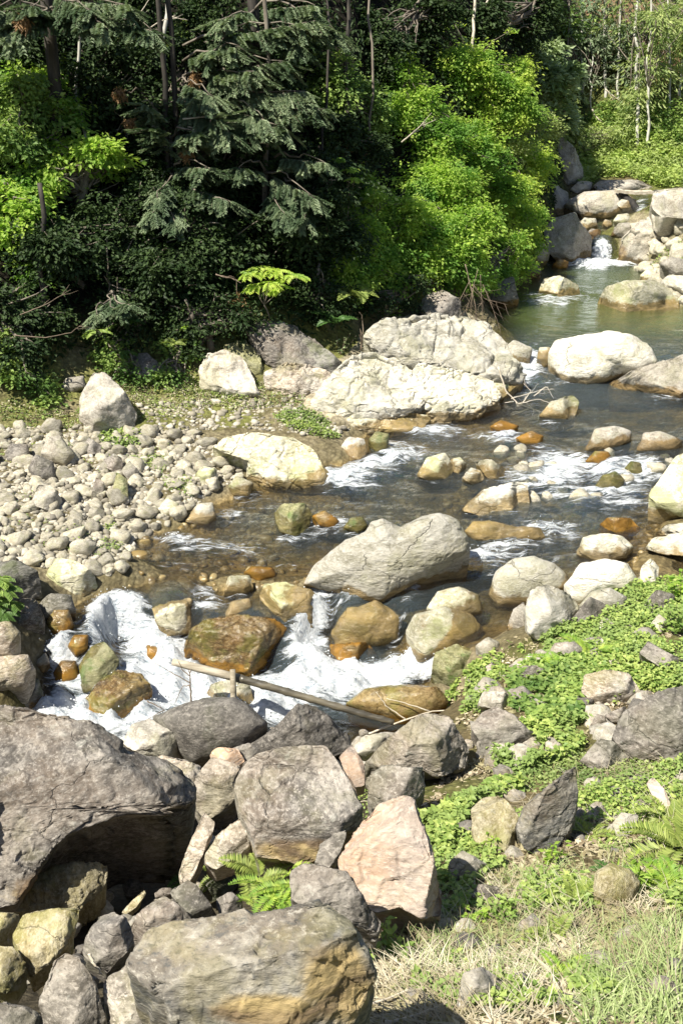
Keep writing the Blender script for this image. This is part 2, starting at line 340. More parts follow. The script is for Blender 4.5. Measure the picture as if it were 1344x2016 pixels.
M['granitey'] = rock_mat('greenish granite', (.48,.45,.33), (.68,.64,.54), (.22,.21,.13), (.48,.44,.24), streak=(1,1,1.8), sc=2.2, moss=.6, mosscol=(.25,.27,.10), lich=.2, wetcol=(.27,.18,.06))
M['greyg'] = rock_mat('speckled grey stone', (.40,.37,.32), (.62,.58,.50), (.2,.18,.15), (.42,.35,.25), streak=(1,1,1.4), sc=4, moss=.3, mosscol=(.25,.25,.12), lich=.3, wetcol=(.25,.16,.05))
M['wet'] = rock_mat('wet orange brown stone', (.20,.115,.04), (.38,.29,.15), (.05,.033,.018), (.20,.15,.05), streak=(1,1,2), sc=2.8, moss=.45, mosscol=(.16,.17,.03), lich=0, rough=.16, wetcol=(.28,.14,.02), bump=.35)
M['mossy'] = rock_mat('mossy green stone', (.26,.25,.12), (.42,.40,.26), (.11,.11,.05), (.24,.22,.06), sc=3.2, moss=.7, mosscol=(.07,.14,.025), lich=.15, rough=.5, wetcol=(.16,.13,.04))
M['cobble'] = rock_mat('river cobble', (.41,.375,.305), (.64,.60,.50), (.18,.16,.12), (.38,.33,.20), sc=5, moss=.4, mosscol=(.3,.3,.17), lich=.1, wetcol=(.26,.18,.06), bump=.35)
M['bark_dark'] = plain_mat('dark bark', (.02,.017,.013), (.06,.05,.04), 10, streak=(1, 1, .25), bump=.6)
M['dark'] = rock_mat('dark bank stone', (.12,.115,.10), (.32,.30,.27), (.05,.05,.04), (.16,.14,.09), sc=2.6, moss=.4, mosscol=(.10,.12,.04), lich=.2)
M['bark'] = plain_mat('bark', (.10,.08,.06), (.22,.19,.15), 10, streak=(1, 1, .25), bump=.6)
M['barkpale'] = plain_mat('pale lichen bark', (.28,.27,.23), (.50,.49,.43), 9, streak=(1, 1, .35), bump=.4)
M['stick'] = plain_mat('weathered stick', (.38,.33,.25), (.58,.52,.42), 12, bump=.3)
M['pole'] = plain_mat('weathered pole wood', (.20,.17,.12), (.46,.41,.32), 9, streak=(.25, 1, 1), bump=.7)
M['twig'] = plain_mat('dark twig', (.10,.075,.05), (.20,.15,.11), 12, bump=.3)
# ------------------------------------------------------------------ ground sheet
def gridmesh(xs, ys):
    X, Y = np.meshgrid(xs, ys); nx, ny = len(xs), len(ys)
    i = np.arange(ny - 1)[:, None] * nx + np.arange(nx - 1)[None]
    return X.ravel(), Y.ravel(), np.stack([i, i + 1, i + nx + 1, i + nx], 2).reshape(-1, 4)
def geo(a, b, d0, d1):
    o = [a]
    while o[-1] < b: o.append(o[-1] + d0 + (d1 - d0) * (o[-1] - a) / (b - a))
    return np.array(o)
gxs = np.concatenate([np.arange(-24, -9, .4), np.arange(-9, 13, .07), np.arange(13, 26, .4)])
gys = np.concatenate([np.arange(.4, 2.4, .2), geo(2.4, 52, .05, .25)])
X, Y, Fq = gridmesh(gxs, gys)
Z = ground(X, Y); Wt = water(X, Y)
p3 = np.stack([X, Y, np.zeros_like(X)], 1)
n_a = fbm(p3 * 1.1, 4, 31); n_b = fbm(p3 * 4, 4, 33); n_c = fbm(p3 * 14, 2, 35)
Z = Z + .035 * n_b + .012 * n_c
toed = Y - np.interp(X, toe[:, 0], toe[:, 1])
def lerp(a, b, t): return a + (np.asarray(b) - a) * np.clip(t, 0, 1)[:, None]
C = np.tile(np.array([.19, .16, .09]), (len(X), 1))                          # straw and soil of the near bank
u_, v_, d_ = proj(np.stack([X, Y, Z], 1))
C = lerp(C, (.14, .17, .05), (n_a + .1) * 2.2)
bar = (Y > 9.5) & (X < 3.0) & (toed < .6)
C = np.where(bar[:, None], lerp(np.tile(np.array([.30, .27, .19]), (len(X), 1)), (.19, .17, .10), n_b + .5), C)
grassy = (toed > -1.6) & bar & (X < 1.5)
C = np.where(grassy[:, None], lerp(C, (.22, .24, .08), (n_a + n_b * .6 + .25) * 2), C)
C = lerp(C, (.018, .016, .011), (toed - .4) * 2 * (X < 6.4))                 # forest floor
C = lerp(C, (.16, .19, .06), (toed + 1.0) * (X > 6.4))
C = lerp(C, (.24, .17, .11), (toed - 3.2) * .8 * (X > 6.0))
pile = inpoly(u_, v_, pts('-400,1390 700,1430 760,1560 640,1800 760,2100 -400,2100')) & (Y < 12)
C = np.where(pile[:, None], lerp(np.tile(np.array([.09, .08, .06]), (len(X), 1)), (.16, .14, .09), n_b + .3), C)
oc = inpoly(u_, v_, pts('596,815 600,760 690,690 750,630 900,618 990,650 1045,700 1000,760 960,800 830,836 680,840')) & (Y < 24)
C = np.where(oc[:, None], lerp(np.tile(np.array([.52, .48, .38]), (len(X), 1)), (.34, .34, .2), n_b * 1.5), C); Z = Z + oc * (.10 * (1 - 2 * np.abs(n_a)) + .03 * np.round(n_b * 4) / 4)
rsh = inpoly(u_, v_, pts('1205,420 1400,410 1400,620 1300,600 1230,540')) & (Y > 15)
C = np.where(rsh[:, None], lerp(np.tile(np.array([.40, .37, .28]), (len(X), 1)), (.22, .22, .12), n_b + .3), C)
sub = np.clip((Wt + .05 - Z) / .10, 0, 1)
bed = lerp(np.tile(np.array([.42, .31, .13]), (len(X), 1)), (.17, .14, .07), (n_b + .3) * 1.4)
bed = lerp(bed, (.17, .19, .05), (Y - 18.5) / 2)
C = lerp(C, bed, sub) if False else C + (bed - C) * sub[:, None]
m, nt, n, l = newmat('ground of soil, gravel and stream bed')
at = N(nt, 'ShaderNodeAttribute', attribute_name='gcol'); tc = N(nt, 'ShaderNodeTexCoord')
f1 = tex(nt, tc.outputs['Object'], 9, 8, .7); f2 = tex(nt, tc.outputs['Object'], 45, 4, .7)
c = mix(nt, rampf(nt, f1, .3, .7, .0, .75), mix(nt, 1.0, at.outputs['Color'], (.5, .47, .42), 'MULTIPLY'), mix(nt, 1.0, at.outputs['Color'], (1.35, 1.3, 1.2), 'MULTIPLY'))
vo = N(nt, 'ShaderNodeTexVoronoi'); vo.inputs['Scale'].default_value = 16; l.new(tc.outputs['Object'], vo.inputs['Vector'])
c = mix(nt, rampf(nt, vo.outputs['Distance'], .15, .6, 0, .5), c, mix(nt, 1.0, c, (.45, .42, .38), 'MULTIPLY'))
b = N(nt, 'ShaderNodeBsdfPrincipled'); l.new(c, b.inputs['Base Color']); b.inputs['Roughness'].default_value = .95; b.inputs['Specular IOR Level'].default_value = .2
bp = N(nt, 'ShaderNodeBump'); bp.inputs['Strength'].default_value = .8; bp.inputs['Distance'].default_value = .04
l.new(mth(nt, 'SUBTRACT', mth(nt, 'ADD', f1, mth(nt, 'MULTIPLY', f2, .4)), mth(nt, 'MULTIPLY', vo.outputs['Distance'], .8)), bp.inputs['Height']); l.new(bp.outputs[0], b.inputs['Normal'])
o = N(nt, 'ShaderNodeOutputMaterial'); l.new(b.outputs[0], o.inputs[0])
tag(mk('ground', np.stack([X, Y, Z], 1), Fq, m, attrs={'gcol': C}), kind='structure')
# ------------------------------------------------------------------ stream surface
FOAM = [ # photo u, v, radius u, radius v, strength
 (250,1235,80,48,1.05),(215,1210,60,40,.7),(330,1275,60,50,1.1),(300,1335,100,45,1.2),(150,1400,110,26,1.5),(230,1425,130,35,1.5),(400,1365,120,45,1.3),(540,1390,90,50,1.4),(595,1270,50,60,1.1),
 (640,1345,110,38,1.2),(780,1320,70,30,1.2),(835,1300,35,45,1.1),(765,1240,28,40,.7),(700,1345,90,30,1.2),(610,1205,45,40,.8),(130,1320,40,80,1.0),(110,1270,35,40,.6),(185,1340,30,60,.8),(650,1170,45,20,.45),(255,1180,50,25,.7),
 (400,1180,40,40,.6),(370,1070,70,22,.55),(470,1080,50,18,.5),(330,1060,40,15,.45),(500,985,60,15,.35),(640,1030,60,25,.75),(700,930,110,32,.75),(660,940,60,22,.5),(760,900,60,30,.55),(850,850,75,16,.8),(800,890,60,24,.5),
 (985,855,50,20,.8),(1030,720,55,38,1.1),(1000,745,40,22,.6),(1150,925,110,36,.55),(1240,940,70,42,.75),(1180,982,110,26,.5),(1100,900,60,25,.6),(1060,950,70,30,.55),(1290,915,40,25,.7),(980,930,50,22,.35),
 (1070,1045,80,20,.7),(990,1080,60,24,.5),(950,1110,60,25,.45),(1100,1100,60,10,.35),(820,1160,20,14,.8),(800,1195,20,20,.6),(720,1175,30,14,.45),(1310,770,60,16,.6),(1190,745,60,8,.5),(1335,765,40,25,.7),
 (1120,585,110,14,.55),(1060,580,50,12,.5),(1187,492,36,26,1.5),(1172,521,105,10,1.4),(1150,440,40,8,.5),(1270,410,20,25,.8),(1040,880,40,10,.3),(1250,1000,70,12,.4),(450,1010,50,12,.35),(530,1110,60,10,.3),(975,1010,60,8,.4),(860,946,50,7,.4),(1120,752,50,7,.45),(1095,832,40,6,.35),(570,1054,40,8,.5),(720,1176,60,8,.45),(615,1150,20,14,.5),(1180,1106,50,6,.4),(1195,970,40,8,.5),(1200,888,60,6,.45),(1100,592,50,5,.4),(1000,1064,50,6,.4),(950,1100,30,10,.4),(700,1052,25,8,.4),(470,1180,30,8,.4),(930,745,40,8,.35),(760,850,60,8,.35),(350,1110,70,10,.3)]
wx = np.concatenate([np.arange(-7, -4.6, .1), np.arange(-4.6, 8.2, .038), np.arange(8.2, 15, .12)]); wy = geo(8.6, 31, .026, .11)
X, Y, Fq = gridmesh(wx, wy); Zw = water(X, Y)
Hs = samp(HG, X, Y)
u_, v_, d_ = proj(np.stack([X, Y, Zw], 1))
foam = np.zeros(len(X))
p3 = np.stack([X, Y, Zw * 0], 1)
ju = 26 * fbm(p3 * 1.6, 3, 51); jv = 12 * fbm(p3 * 1.6, 3, 53)
for a, b_, ra, rb, s in FOAM:
    q = ((u_ + ju - a) / ra) ** 2 + ((v_ + jv - b_) / rb) ** 2
    foam = foam + s * np.exp(-1.3 * q ** 1.3)
foam = np.minimum(foam + .17 * np.clip(1 + 1.6 * fbm(p3 * .8, 3, 57), 0, 2) * (Y < 18.5), 1.6)
pool = np.clip((Y - 18.3) / 1.5, 0, 1) * np.clip((25 - Y), 0, 1)
sx = np.stack([X * .9 - Y * .3, Y * 1.8 + X * .5, Zw * 0], 1)
r1 = fbm(sx * 2.2, 3, 61); r2 = fbm(sx * 5.5, 3, 63); r3 = fbm(np.stack([X, Y, Zw], 1) * 9, 3, 65)
bil = 1 - 2 * np.abs(fbm(np.stack([X * 3.2, Y * 3.2, Zw], 1), 3, 67))
am = .35 + np.clip(foam, 0, 1.2)
far_l = np.clip((Y - 9) / 12, 0, 1)
Z = Zw + (1 - .75 * pool * (foam < .3)) * (.045 * r1 * am + .035 * r2 * am * (1 - .4 * far_l)) + np.clip(foam - .45, 0, 1) * (.17 * bil + .11 * r3) * (1 - .5 * far_l)
keep = (Z > Hs - .35) | (foam > .4)
kf = keep[Fq].all(1); Fq = Fq[kf]
used = np.unique(Fq); re = np.full(len(X), -1); re[used] = np.arange(len(used)); Fq = re[Fq]
Vw = np.stack([X, Y, Z], 1)[used]; foam_w = foam[used]
depth_w = np.clip(Zw - Hs, 0, 1)[used]; poolw = pool[used]
m, nt, n, l = newmat('running stream water')
tc = N(nt, 'ShaderNodeTexCoord'); fa = N(nt, 'ShaderNodeAttribute', attribute_name='foam'); da = N(nt, 'ShaderNodeAttribute', attribute_name='depth')
pa = N(nt, 'ShaderNodeAttribute', attribute_name='pool')
mp = N(nt, 'ShaderNodeMapping'); l.new(tc.outputs['Object'], mp.inputs[0]); mp.inputs['Rotation'].default_value = (0, 0, R(-28)); mp.inputs['Scale'].default_value = (.8, 4.2, .8)
s1 = tex(nt, mp.outputs[0], 3.0, 9, .7, 1.2); s2 = tex(nt, mp.outputs[0], 11, 6, .7, .5); s3 = tex(nt, tc.outputs['Object'], 26, 5, .7)
br = mth(nt, 'ADD', mth(nt, 'MULTIPLY', mth(nt, 'SUBTRACT', s1, .5), 2.6), mth(nt, 'MULTIPLY', mth(nt, 'SUBTRACT', s2, .5), 1.5))
ff = rampf(nt, mth(nt, 'ADD', fa.outputs['Fac'], mth(nt, 'MULTIPLY', br, 1.0)), .55, 1.15)
ff = mth(nt, 'MULTIPLY', ff, rampf(nt, fa.outputs['Fac'], .04, .35))
hb = mth(nt, 'ADD', mth(nt, 'MULTIPLY', s1, .5), mth(nt, 'ADD', mth(nt, 'MULTIPLY', s2, .35), mth(nt, 'MULTIPLY', s3, .12)))
bp = N(nt, 'ShaderNodeBump'); bp.inputs['Distance'].default_value = .09; l.new(hb, bp.inputs['Height']); l.new(rampf(nt, pa.outputs['Fac'], 0, 1, 1.0, .45), bp.inputs['Strength'])
fr = N(nt, 'ShaderNodeFresnel'); fr.inputs['IOR'].default_value = 1.33; l.new(bp.outputs[0], fr.inputs['Normal'])
gl = N(nt, 'ShaderNodeBsdfGlossy'); gl.inputs['Roughness'].default_value = .05; l.new(bp.outputs[0], gl.inputs['Normal']); gl.inputs['Color'].default_value = (.95, .98, 1, 1)
tr = N(nt, 'ShaderNodeBsdfTransparent'); l.new(mix(nt, rampf(nt, da.outputs['Fac'], .02, .55), (.95, .93, .86), (.62, .66, .52)), tr.inputs['Color'])
df = N(nt, 'ShaderNodeBsdfDiffuse'); l.new(mix(nt, pa.outputs['Fac'], (.13, .175, .20), (.19, .25, .075)), df.inputs['Color']); l.new(bp.outputs[0], df.inputs['Normal'])
m1 = N(nt, 'ShaderNodeMixShader'); l.new(rampf(nt, da.outputs['Fac'], .03, .55, .01, .30), m1.inputs[0]); l.new(tr.outputs[0], m1.inputs[1]); l.new(df.outputs[0], m1.inputs[2])
m2 = N(nt, 'ShaderNodeMixShader'); l.new(mth(nt, 'MULTIPLY', fr.outputs[0], 1.6), m2.inputs[0]); l.new(m1.outputs[0], m2.inputs[1]); l.new(gl.outputs[0], m2.inputs[2])
wh = N(nt, 'ShaderNodeBsdfPrincipled'); l.new(mix(nt, rampf(nt, mth(nt, 'ADD', mth(nt, 'MULTIPLY', s1, .5), mth(nt, 'MULTIPLY', s3, .5)), .36, .54), (.34, .41, .48), (.74, .77, .80)), wh.inputs['Base Color']); wh.inputs['Roughness'].default_value = .55
wh.inputs['Subsurface Weight'].default_value = 0
bp2 = N(nt, 'ShaderNodeBump'); bp2.inputs['Distance'].default_value = .12; bp2.inputs['Strength'].default_value = 1.0; l.new(hb, bp2.inputs['Height']); l.new(bp2.outputs[0], wh.inputs['Normal'])
m3 = N(nt, 'ShaderNodeMixShader'); l.new(ff, m3.inputs[0]); l.new(m2.outputs[0], m3.inputs[1]); l.new(wh.outputs[0], m3.inputs[2])
o = N(nt, 'ShaderNodeOutputMaterial'); l.new(m3.outputs[0], o.inputs[0])
tag(mk('stream_water', Vw, Fq, m, attrs={'foam': foam_w, 'depth': depth_w, 'pool': poolw}), kind='structure')
# spray thrown up over the cascade
m, nt, n, l = newmat('white water drops'); b = N(nt, 'ShaderNodeBsdfPrincipled'); b.inputs['Base Color'].default_value = (.9, .93, .95, 1); b.inputs['Roughness'].default_value = .3
o = N(nt, 'ShaderNodeOutputMaterial'); l.new(b.outputs[0], o.inputs[0])
sel = np.where((foam_w > .75) & (Vw[:, 1] < 12.5))[0]; k = rng.choice(sel, 1300)
P = Vw[k] + np.stack([rng.normal(0, .03, 1300), rng.normal(0, .03, 1300), np.abs(rng.normal(.0, .035, 1300))], 1)
iv, if_ = ico(1); s = rng.uniform(.003, .007, 1300) * rng.uniform(.5, 1.3, 1300)
V = P[:, None] + iv[None] * s[:, None, None] * np.array([1, 1, 1.4]); F = (if_[None] + np.arange(1300)[:, None, None] * len(iv)).reshape(-1, 3)
tag(mk('water_spray', V.reshape(-1, 3), F, m), kind='stuff', label='white droplets of spray thrown up over the foaming cascade', cat='spray')
# ------------------------------------------------------------------ boulders
def rfun(poly, cu, cv):
    q = []
    for i in range(len(poly)):
        a, b = np.array(poly[i]), np.array(poly[(i + 1) % len(poly)])
        for t in np.linspace(0, 1, 14)[:-1]: q.append(a * (1 - t) + b * t)
    q = np.array(q) - (cu, cv); th = np.arctan2(q[:, 1], q[:, 0]); rr = np.hypot(q[:, 0], q[:, 1])
    o = np.argsort(th); th, rr = th[o], rr[o]
    k = np.exp(-.5 * (np.arange(-3, 4) / .8) ** 2); k /= k.sum()
    rr = np.convolve(np.concatenate([rr[-3:], rr, rr[:3]]), k, 'valid')
    return lambda a: np.interp(a, th, rr, period=2 * math.pi)
AUTO = {'a': [((.05, -.15, 1), 0, -.45, .62), ((-.75, -.75, .45), -.45, .1, .70), ((.8, -.6, .3), .5, .1, .62), ((.1, -1, .25), .1, .5, .66)],
        'b': [((-.1, -.25, 1), -.1, -.3, .60), ((.15, -1, .15), .1, .30, .62), ((.9, -.5, .2), .65, 0, .5)],
        'c': [((-.35, -.4, .9), -.2, -.2, .62), ((.7, -.7, .35), .35, .25, .62)],
        'f': [((0, -.55, .85), 0, 0, .55), ((.8, -.6, .1), .75, .2, .5)],
        's': [((-.2, -.6, .75), 0, 0, .35)]}
nrock = 0
def rock(label, mat, poly, kind='r', name='boulder', lift=0.0, th=.85, lv=None, amp=None, fac=None, dz=0.0, group=None, wetx=0.0, cat=None, stain=None, lo=.35, slab=None, cuts=None, sw=.42):
    """a rock whose outline, size and place come from the traced photo outline; kind r = rounded, a/b/c/f/s = broken faces"""
    global nrock
    nrock += 1; sd = nrock * 11
    poly = pts(poly) if isinstance(poly, str) else poly
    pa = np.array(poly); x, y = pa[:, 0], pa[:, 1]; x1, y1 = np.roll(x, -1), np.roll(y, -1)
    cr = x * y1 - x1 * y; A = cr.sum() / 2; cu = ((x + x1) * cr).sum() / 6 / A; cv = ((y + y1) * cr).sum() / 6 / A
    rf = rfun(poly, cu, cv); Rpx = math.sqrt(abs(A) / math.pi)
    vb = pa[:, 1].max(); ub = np.average(pa[:, 0], weights=np.clip(pa[:, 1] - vb + .25 * Rpx, 0.01, None))
    d0 = float(hit(min(max(ub, -150), 1500), vb, lift=lift)[0])
    Rm = Rpx * d0 / FPX
    if lift == 0:                                            # the foot runs on under the water or the soil
        Pb = atd(ub, vb, d0); inw = samp(WG, Pb[0], Pb[1]) > samp(HG, Pb[0], Pb[1]) - .02
        k_ = (.26 if inw else .12) * Rpx; poly = [(a_, b_ + k_ * max(0, (b_ - cv) / (vb - cv))) for a_, b_ in poly]; rf = rfun(poly, cu, cv)
    dc = d0 + .12 * Rm + dz; Rm = Rpx * dc / FPX
    if lv is None: lv = 5 if Rpx > 28 else 4
    if kind != 'r' and Rpx > 60: lv = 6
    if Rpx > 150: lv = 7
    S, F = ico(lv)
    sr = np.hypot(S[:, 0], S[:, 1]); an = np.arctan2(-S[:, 1], S[:, 0])
    rr = sr ** (.92 if kind == 'r' else .8) * rf(an) / Rpx        # in units of Rm
    a = rr * np.cos(an); b = -rr * np.sin(an)
    w = np.sign(S[:, 2]) * (np.abs(S[:, 2]) ** .9 if kind == 'r' else np.minimum(1, np.abs(S[:, 2]) * 3.0) ** .6) * th
    # view frame at the centre
    Cc = atd(cu, cv, dc); Vd = unit(Cc - CAM); 
    if slab: fac = [(slab, 0.0, 0.0, sw)]; lo = 2.2
    if kind != 'r' or fac:
        fl = fac if fac else [(unit(np.array(nn) + rng.normal(0, .13, 3)), pu + rng.normal(0, .08), pv + rng.normal(0, .08), w0) for nn, pu, pv, w0 in AUTO[kind]]
        for nn, pu, pv, w0 in fl:
            nn = unit(np.array(nn, float))
            if fac and abs(pu) + abs(pv) > 5: pu, pv = (pu - cu) / Rpx, (pv - cv) / Rpx
            na, nb, nw = nn @ RT, nn @ UP, -(nn @ Vd)
            if nw < .12: continue
            wm = w0 * th - ((a - pu) * na + (b + pv) * nb) / nw
            m = (w > wm) & (S[:, 2] > -.25)
            w = np.where(m, np.maximum(wm, -lo * th), w)
            if lo > 1: w = np.where(S[:, 2] <= -.25, np.minimum(w, np.maximum(wm, -lo * th) - .3 * th), w)
    Q = Cc + (a[:, None] * RT + b[:, None] * UP) * Rm; P = CAM + (Q - CAM) * (1 - w * Rm / np.linalg.norm(Cc - CAM))[:, None]
    ncut = cuts if cuts is not None else (0 if kind == 'r' else (11 if Rpx > 60 else 7))
    if lo > 1: ncut = 0
    elif fac and cuts is None: ncut = 4
    for _ in range(ncut):                                    # crisp broken faces
        nn = unit(rng.normal(0, 1, 3) - .9 * Vd); nw = -(nn @ Vd)
        if nw < .25: continue
        dd = (P - Cc) @ nn; h = dd.max() * rng.uniform(.60, .95); P = P + unit(P - CAM) * np.minimum(np.clip(dd - h, 0, None) / nw, .9 * Rm)[:, None]
    n = vnorm(P, F); q = P + 31.7 * nrock
    if amp is None: amp = .05 if kind == 'r' else .028
    fq = 1.1 / Rm
    if kind == 'r':
        off = amp * Rm * (1.5 * fbm(q * fq, 3, sd) + .5 * fbm(q * fq * 3.3, 3, sd + 3))
        off -= .5 * amp * Rm * np.exp(-(fbm(q * fq * .9, 3, sd + 5) / .04) ** 2) + .3 * amp * Rm * np.exp(-(fbm(q * fq * 2.1 @ np.diag([1, 1, 2.2]), 3, sd + 6) / .05) ** 2)
        off += .5 * amp * Rm * facet(q * fq * 1.2, sd + 8)
    else:
        off = amp * Rm * (1.5 * facet(q * fq * 1.6, sd) + .9 * facet(q * fq * 4.5, sd + 9) * .6 + .45 * facet(q * fq * 10, sd + 19) + .35 * fbm(q * fq * 4, 3, sd + 2))
        st = fbm(q @ np.array([[.2, .1, .5], [.1, .3, -.3], [.6, .2, 3.4]]).T * fq * 1.3, 3, sd + 7)
        off += amp * Rm * .7 * (.6 * st + .4 * np.round(st * 4) / 4)
    P = P + n * off[:, None]
    if Rpx > 50: P = P + n * (fbm(q * 14, 3, sd + 4) * (.006 if kind == 'r' else .010))[:, None]
    hid = np.clip((-S[:, 2] - .04) / .3, 0, 1) * np.clip((.45 - S[:, 1]) / .3, 0, 1)     # the unseen underside reaches down to the ground it rests on
    gz_ = samp(HG, P[:, 0], P[:, 1]) - .04
    P[:, 2] -= hid * np.clip(P[:, 2] - gz_, 0, .8 * Rm)
    wv = water(P[:, 0], P[:, 1]); near = np.exp(-np.clip(samp(HG, P[:, 0], P[:, 1]) - wv, 0, 2) * 6)
    wet = np.clip(1.15 - (P[:, 2] - wv) / .22, 0, 1) * near + wetx
    st_ = np.zeros(len(P)); pu_, pv_, _ = proj(P)
    for (a_, b_, c_, d_) in (stain or []): st_ = np.maximum(st_, np.exp(-((pu_ - a_) / c_) ** 2 - ((pv_ - b_) / d_) ** 2))
    o = mk(name, P, F, M[mat], loc=Cc, attrs={'wet': np.clip(wet, 0, 1.2), 'stain': st_})
    tag(o, label, cat or ('boulder' if Rpx > 38 else 'rock'), group)
    return o
up, fr = (0, -.12, 1), (.05, -1, .2)
# --- broken rocks of the near bank
rock('huge dark layered boulder with a smooth sloping top at the left edge', 'schist', '-260,1400 0,1390 60,1398 110,1412 190,1430 255,1474 330,1500 383,1548 372,1598 345,1606 300,1588 240,1598 200,1617 130,1645 95,1690 62,1740 30,1785 -30,1800 -260,1800', 'f', lift=.25, th=.8, lv=7, amp=.03, stain=[(90,1750,90,40)],
     fac=[((-.05, -.05, 1), 150, 1560, .72), ((.05, -.9, .5), 100, 1590, .74), ((.9, -.45, .1), 330, 1560, .55)])
rock('yellow green stepped ledge of rock under the overhang of the huge dark boulder', 'ochre', '20,1792 75,1722 105,1706 150,1700 195,1700 212,1708 208,1742 185,1770 155,1790 90,1796', 'b', lift=.3, amp=.06)
rock('pale yellow block beneath the stepped ledge at left', 'ochre', '25,1842 48,1800 100,1790 157,1790 150,1818 132,1860 105,1893 60,1926 46,1888', 'f', lift=.3)
rock('tan block cut by the left edge, wedged above the mossy rounded one', 'ochre', '-60,1796 36,1798 40,1812 18,1850 -60,1868', 'f', lift=.3)
rock('mossy topped rounded block in the lower left corner stack', 'ochre', '-50,1868 22,1862 45,1884 56,1912 34,1950 15,1955 -50,1945', 'c', lift=.25)
rock('dark grey block spotted with white lichen, left of the big flagstone', 'schist', '162,1872 180,1825 196,1805 225,1796 247,1806 256,1830 266,1856 244,1882 210,1918 195,1904 170,1888', 'c', lift=.3)
rock('grey veined rock standing at the bottom left of the picture', 'schistp', '80,1966 95,1925 110,1890 130,1876 157,1886 182,1922 196,1962 206,2000 200,2060 90,2060 84,1990', 'f', lift=.2)
rock('dark flat stone in the bottom left corner', 'mauve', '-60,1985 10,1975 60,1985 95,2010 110,2060 -60,2060', 'f', lift=.1, name='rock')
rock('brown grey lump between the spotted block and the small leaning slab', 'schist', '250,1846 270,1800 300,1774 325,1764 350,1780 362,1800 350,1822 320,1840 286,1864 270,1852', 'a', lift=.3)
rock('small grey leaning slab with a pale edge, left above the big flagstone', 'mauve', '335,1756 370,1732 386,1742 412,1775 430,1808 400,1817 380,1812 350,1777', 'c', lift=.3, name='rock_slab')
rock('broken green grey block at the lower left end of the big flagstone', 'schistp', '203,1936 250,1898 292,1922 335,1960 352,2060 220,2060 212,1990', 'a', lift=.15)
rock('enormous grey flagstone with a rusty golden end at the bottom of the picture', 'rust', '248,1898 300,1830 340,1815 390,1812 480,1790 500,1802 600,1782 645,1775 690,1815 706,1850 737,1922 722,1965 690,2020 650,2120 360,2120 330,1970', 'f', lift=.2, th=.7, lv=7, amp=.02, stain=[(670,1930,75,90),(520,1990,120,35)],
     fac=[((-.12, -.30, .95), 500, 1880, .62), ((.45, -.9, .1), 640, 1900, .56), ((.0, -1, .35), 450, 1960, .60)])
rock('brown grey flat rock behind the golden end of the flagstone', 'mauve', '574,1716 600,1700 640,1705 684,1716 722,1780 748,1815 742,1836 690,1820 640,1795 598,1788 572,1770', 'f', lift=.25)
rock('tall peach coloured sandstone boulder with pink and grey bands', 'peach', '666,1692 690,1650 745,1585 800,1568 812,1572 822,1605 841,1650 856,1710 869,1772 866,1802 830,1810 790,1790 740,1800 700,1782 672,1732', 'f', lift=.15, th=.7, lv=6,
     fac=[((-.15, -.8, .6), 760, 1700, .55), ((.95, -.35, .0), 862, 1700, .3), ((-.8, -.5, .4), 690, 1690, .5)])
rock('narrow brown slab leaning against the peach sandstone boulder', 'mauve', '612,1724 632,1660 664,1640 682,1634 680,1650 668,1682 655,1702 625,1728', 's', lift=.3, name='rock_slab')
rock('big flat topped grey block with a stained brown front, middle of the near bank', 'schist', '460,1545 480,1502 510,1482 560,1470 640,1468 665,1500 690,1545 714,1590 709,1632 680,1638 645,1662 632,1690 600,1706 560,1697 508,1690 497,1650 474,1600', 'b', lift=.3, th=.85, lv=7, amp=.02, stain=[(590,1675,110,32)],
     fac=[((.02, -.15, 1), 590, 1612, .74), ((.0, -1, .3), 590, 1616, .74), ((-.85, -.5, .35), 480, 1590, .35)])
rock('twisted white veined rock left of the big flat topped block', 'schistp', '372,1562 392,1520 418,1490 452,1500 474,1506 463,1540 468,1580 440,1602 406,1614 386,1592', 'a', lift=.35)
rock('long thin slab standing on end in the gap below the white veined rock', 'schistp', '352,1722 370,1668 402,1598 424,1620 415,1652 395,1692 377,1737 357,1742', 's', lift=.3, name='rock_slab')
rock('pale angular block just above the fern clump', 'schistp', '403,1682 430,1645 475,1608 492,1640 500,1667 470,1692 422,1714 404,1700', 'c', lift=.35)
rock('smooth grey domed boulder with small dark pits at the edge of the foam', 'mauve', '300,1412 340,1390 400,1374 460,1370 492,1385 530,1425 510,1455 480,1490 430,1505 372,1510 345,1480 315,1440', 'r', lift=.2, th=.9, amp=.035)
rock('tan boulder with a dark undercut side beside the smooth grey dome', 'greyg', '238,1462 262,1425 295,1414 335,1438 360,1456 351,1490 332,1507 280,1487', 'a', lift=.3)
rock('grey folded rock between the huge boulder and the white veined rock', 'schistp', '280,1500 320,1488 372,1500 396,1510 384,1560 372,1605 350,1608 320,1570 285,1530', 'c', lift=.3)
rock('small orange brown block below the smooth grey dome', 'peach', '413,1482 430,1471 468,1474 484,1500 452,1517 421,1498', 'c', lift=.35, name='rock')
rock('grey stone wedged behind the left corner of the flat topped block', 'mauve', '455,1474 490,1462 516,1485 505,1510 470,1512', 'a', lift=.3, name='rock')
rock('brown ridged rock like a tent at the water edge above the flat topped block', 'schist', '493,1467 545,1430 585,1386 620,1391 650,1415 686,1450 692,1478 655,1490 600,1474 560,1482 510,1492', 'a', lift=.2, th=1.0,
     fac=[((-.5, -.3, .85), 590, 1400, .6), ((.65, -.6, .5), 600, 1410, .6), ((0, -1, .3), 600, 1460, .8)])
rock('upright brown wedge between the flat topped block and the mauve block', 'peach', '667,1490 692,1465 716,1505 719,1547 700,1552 681,1522', 's', lift=.3, name='rock')
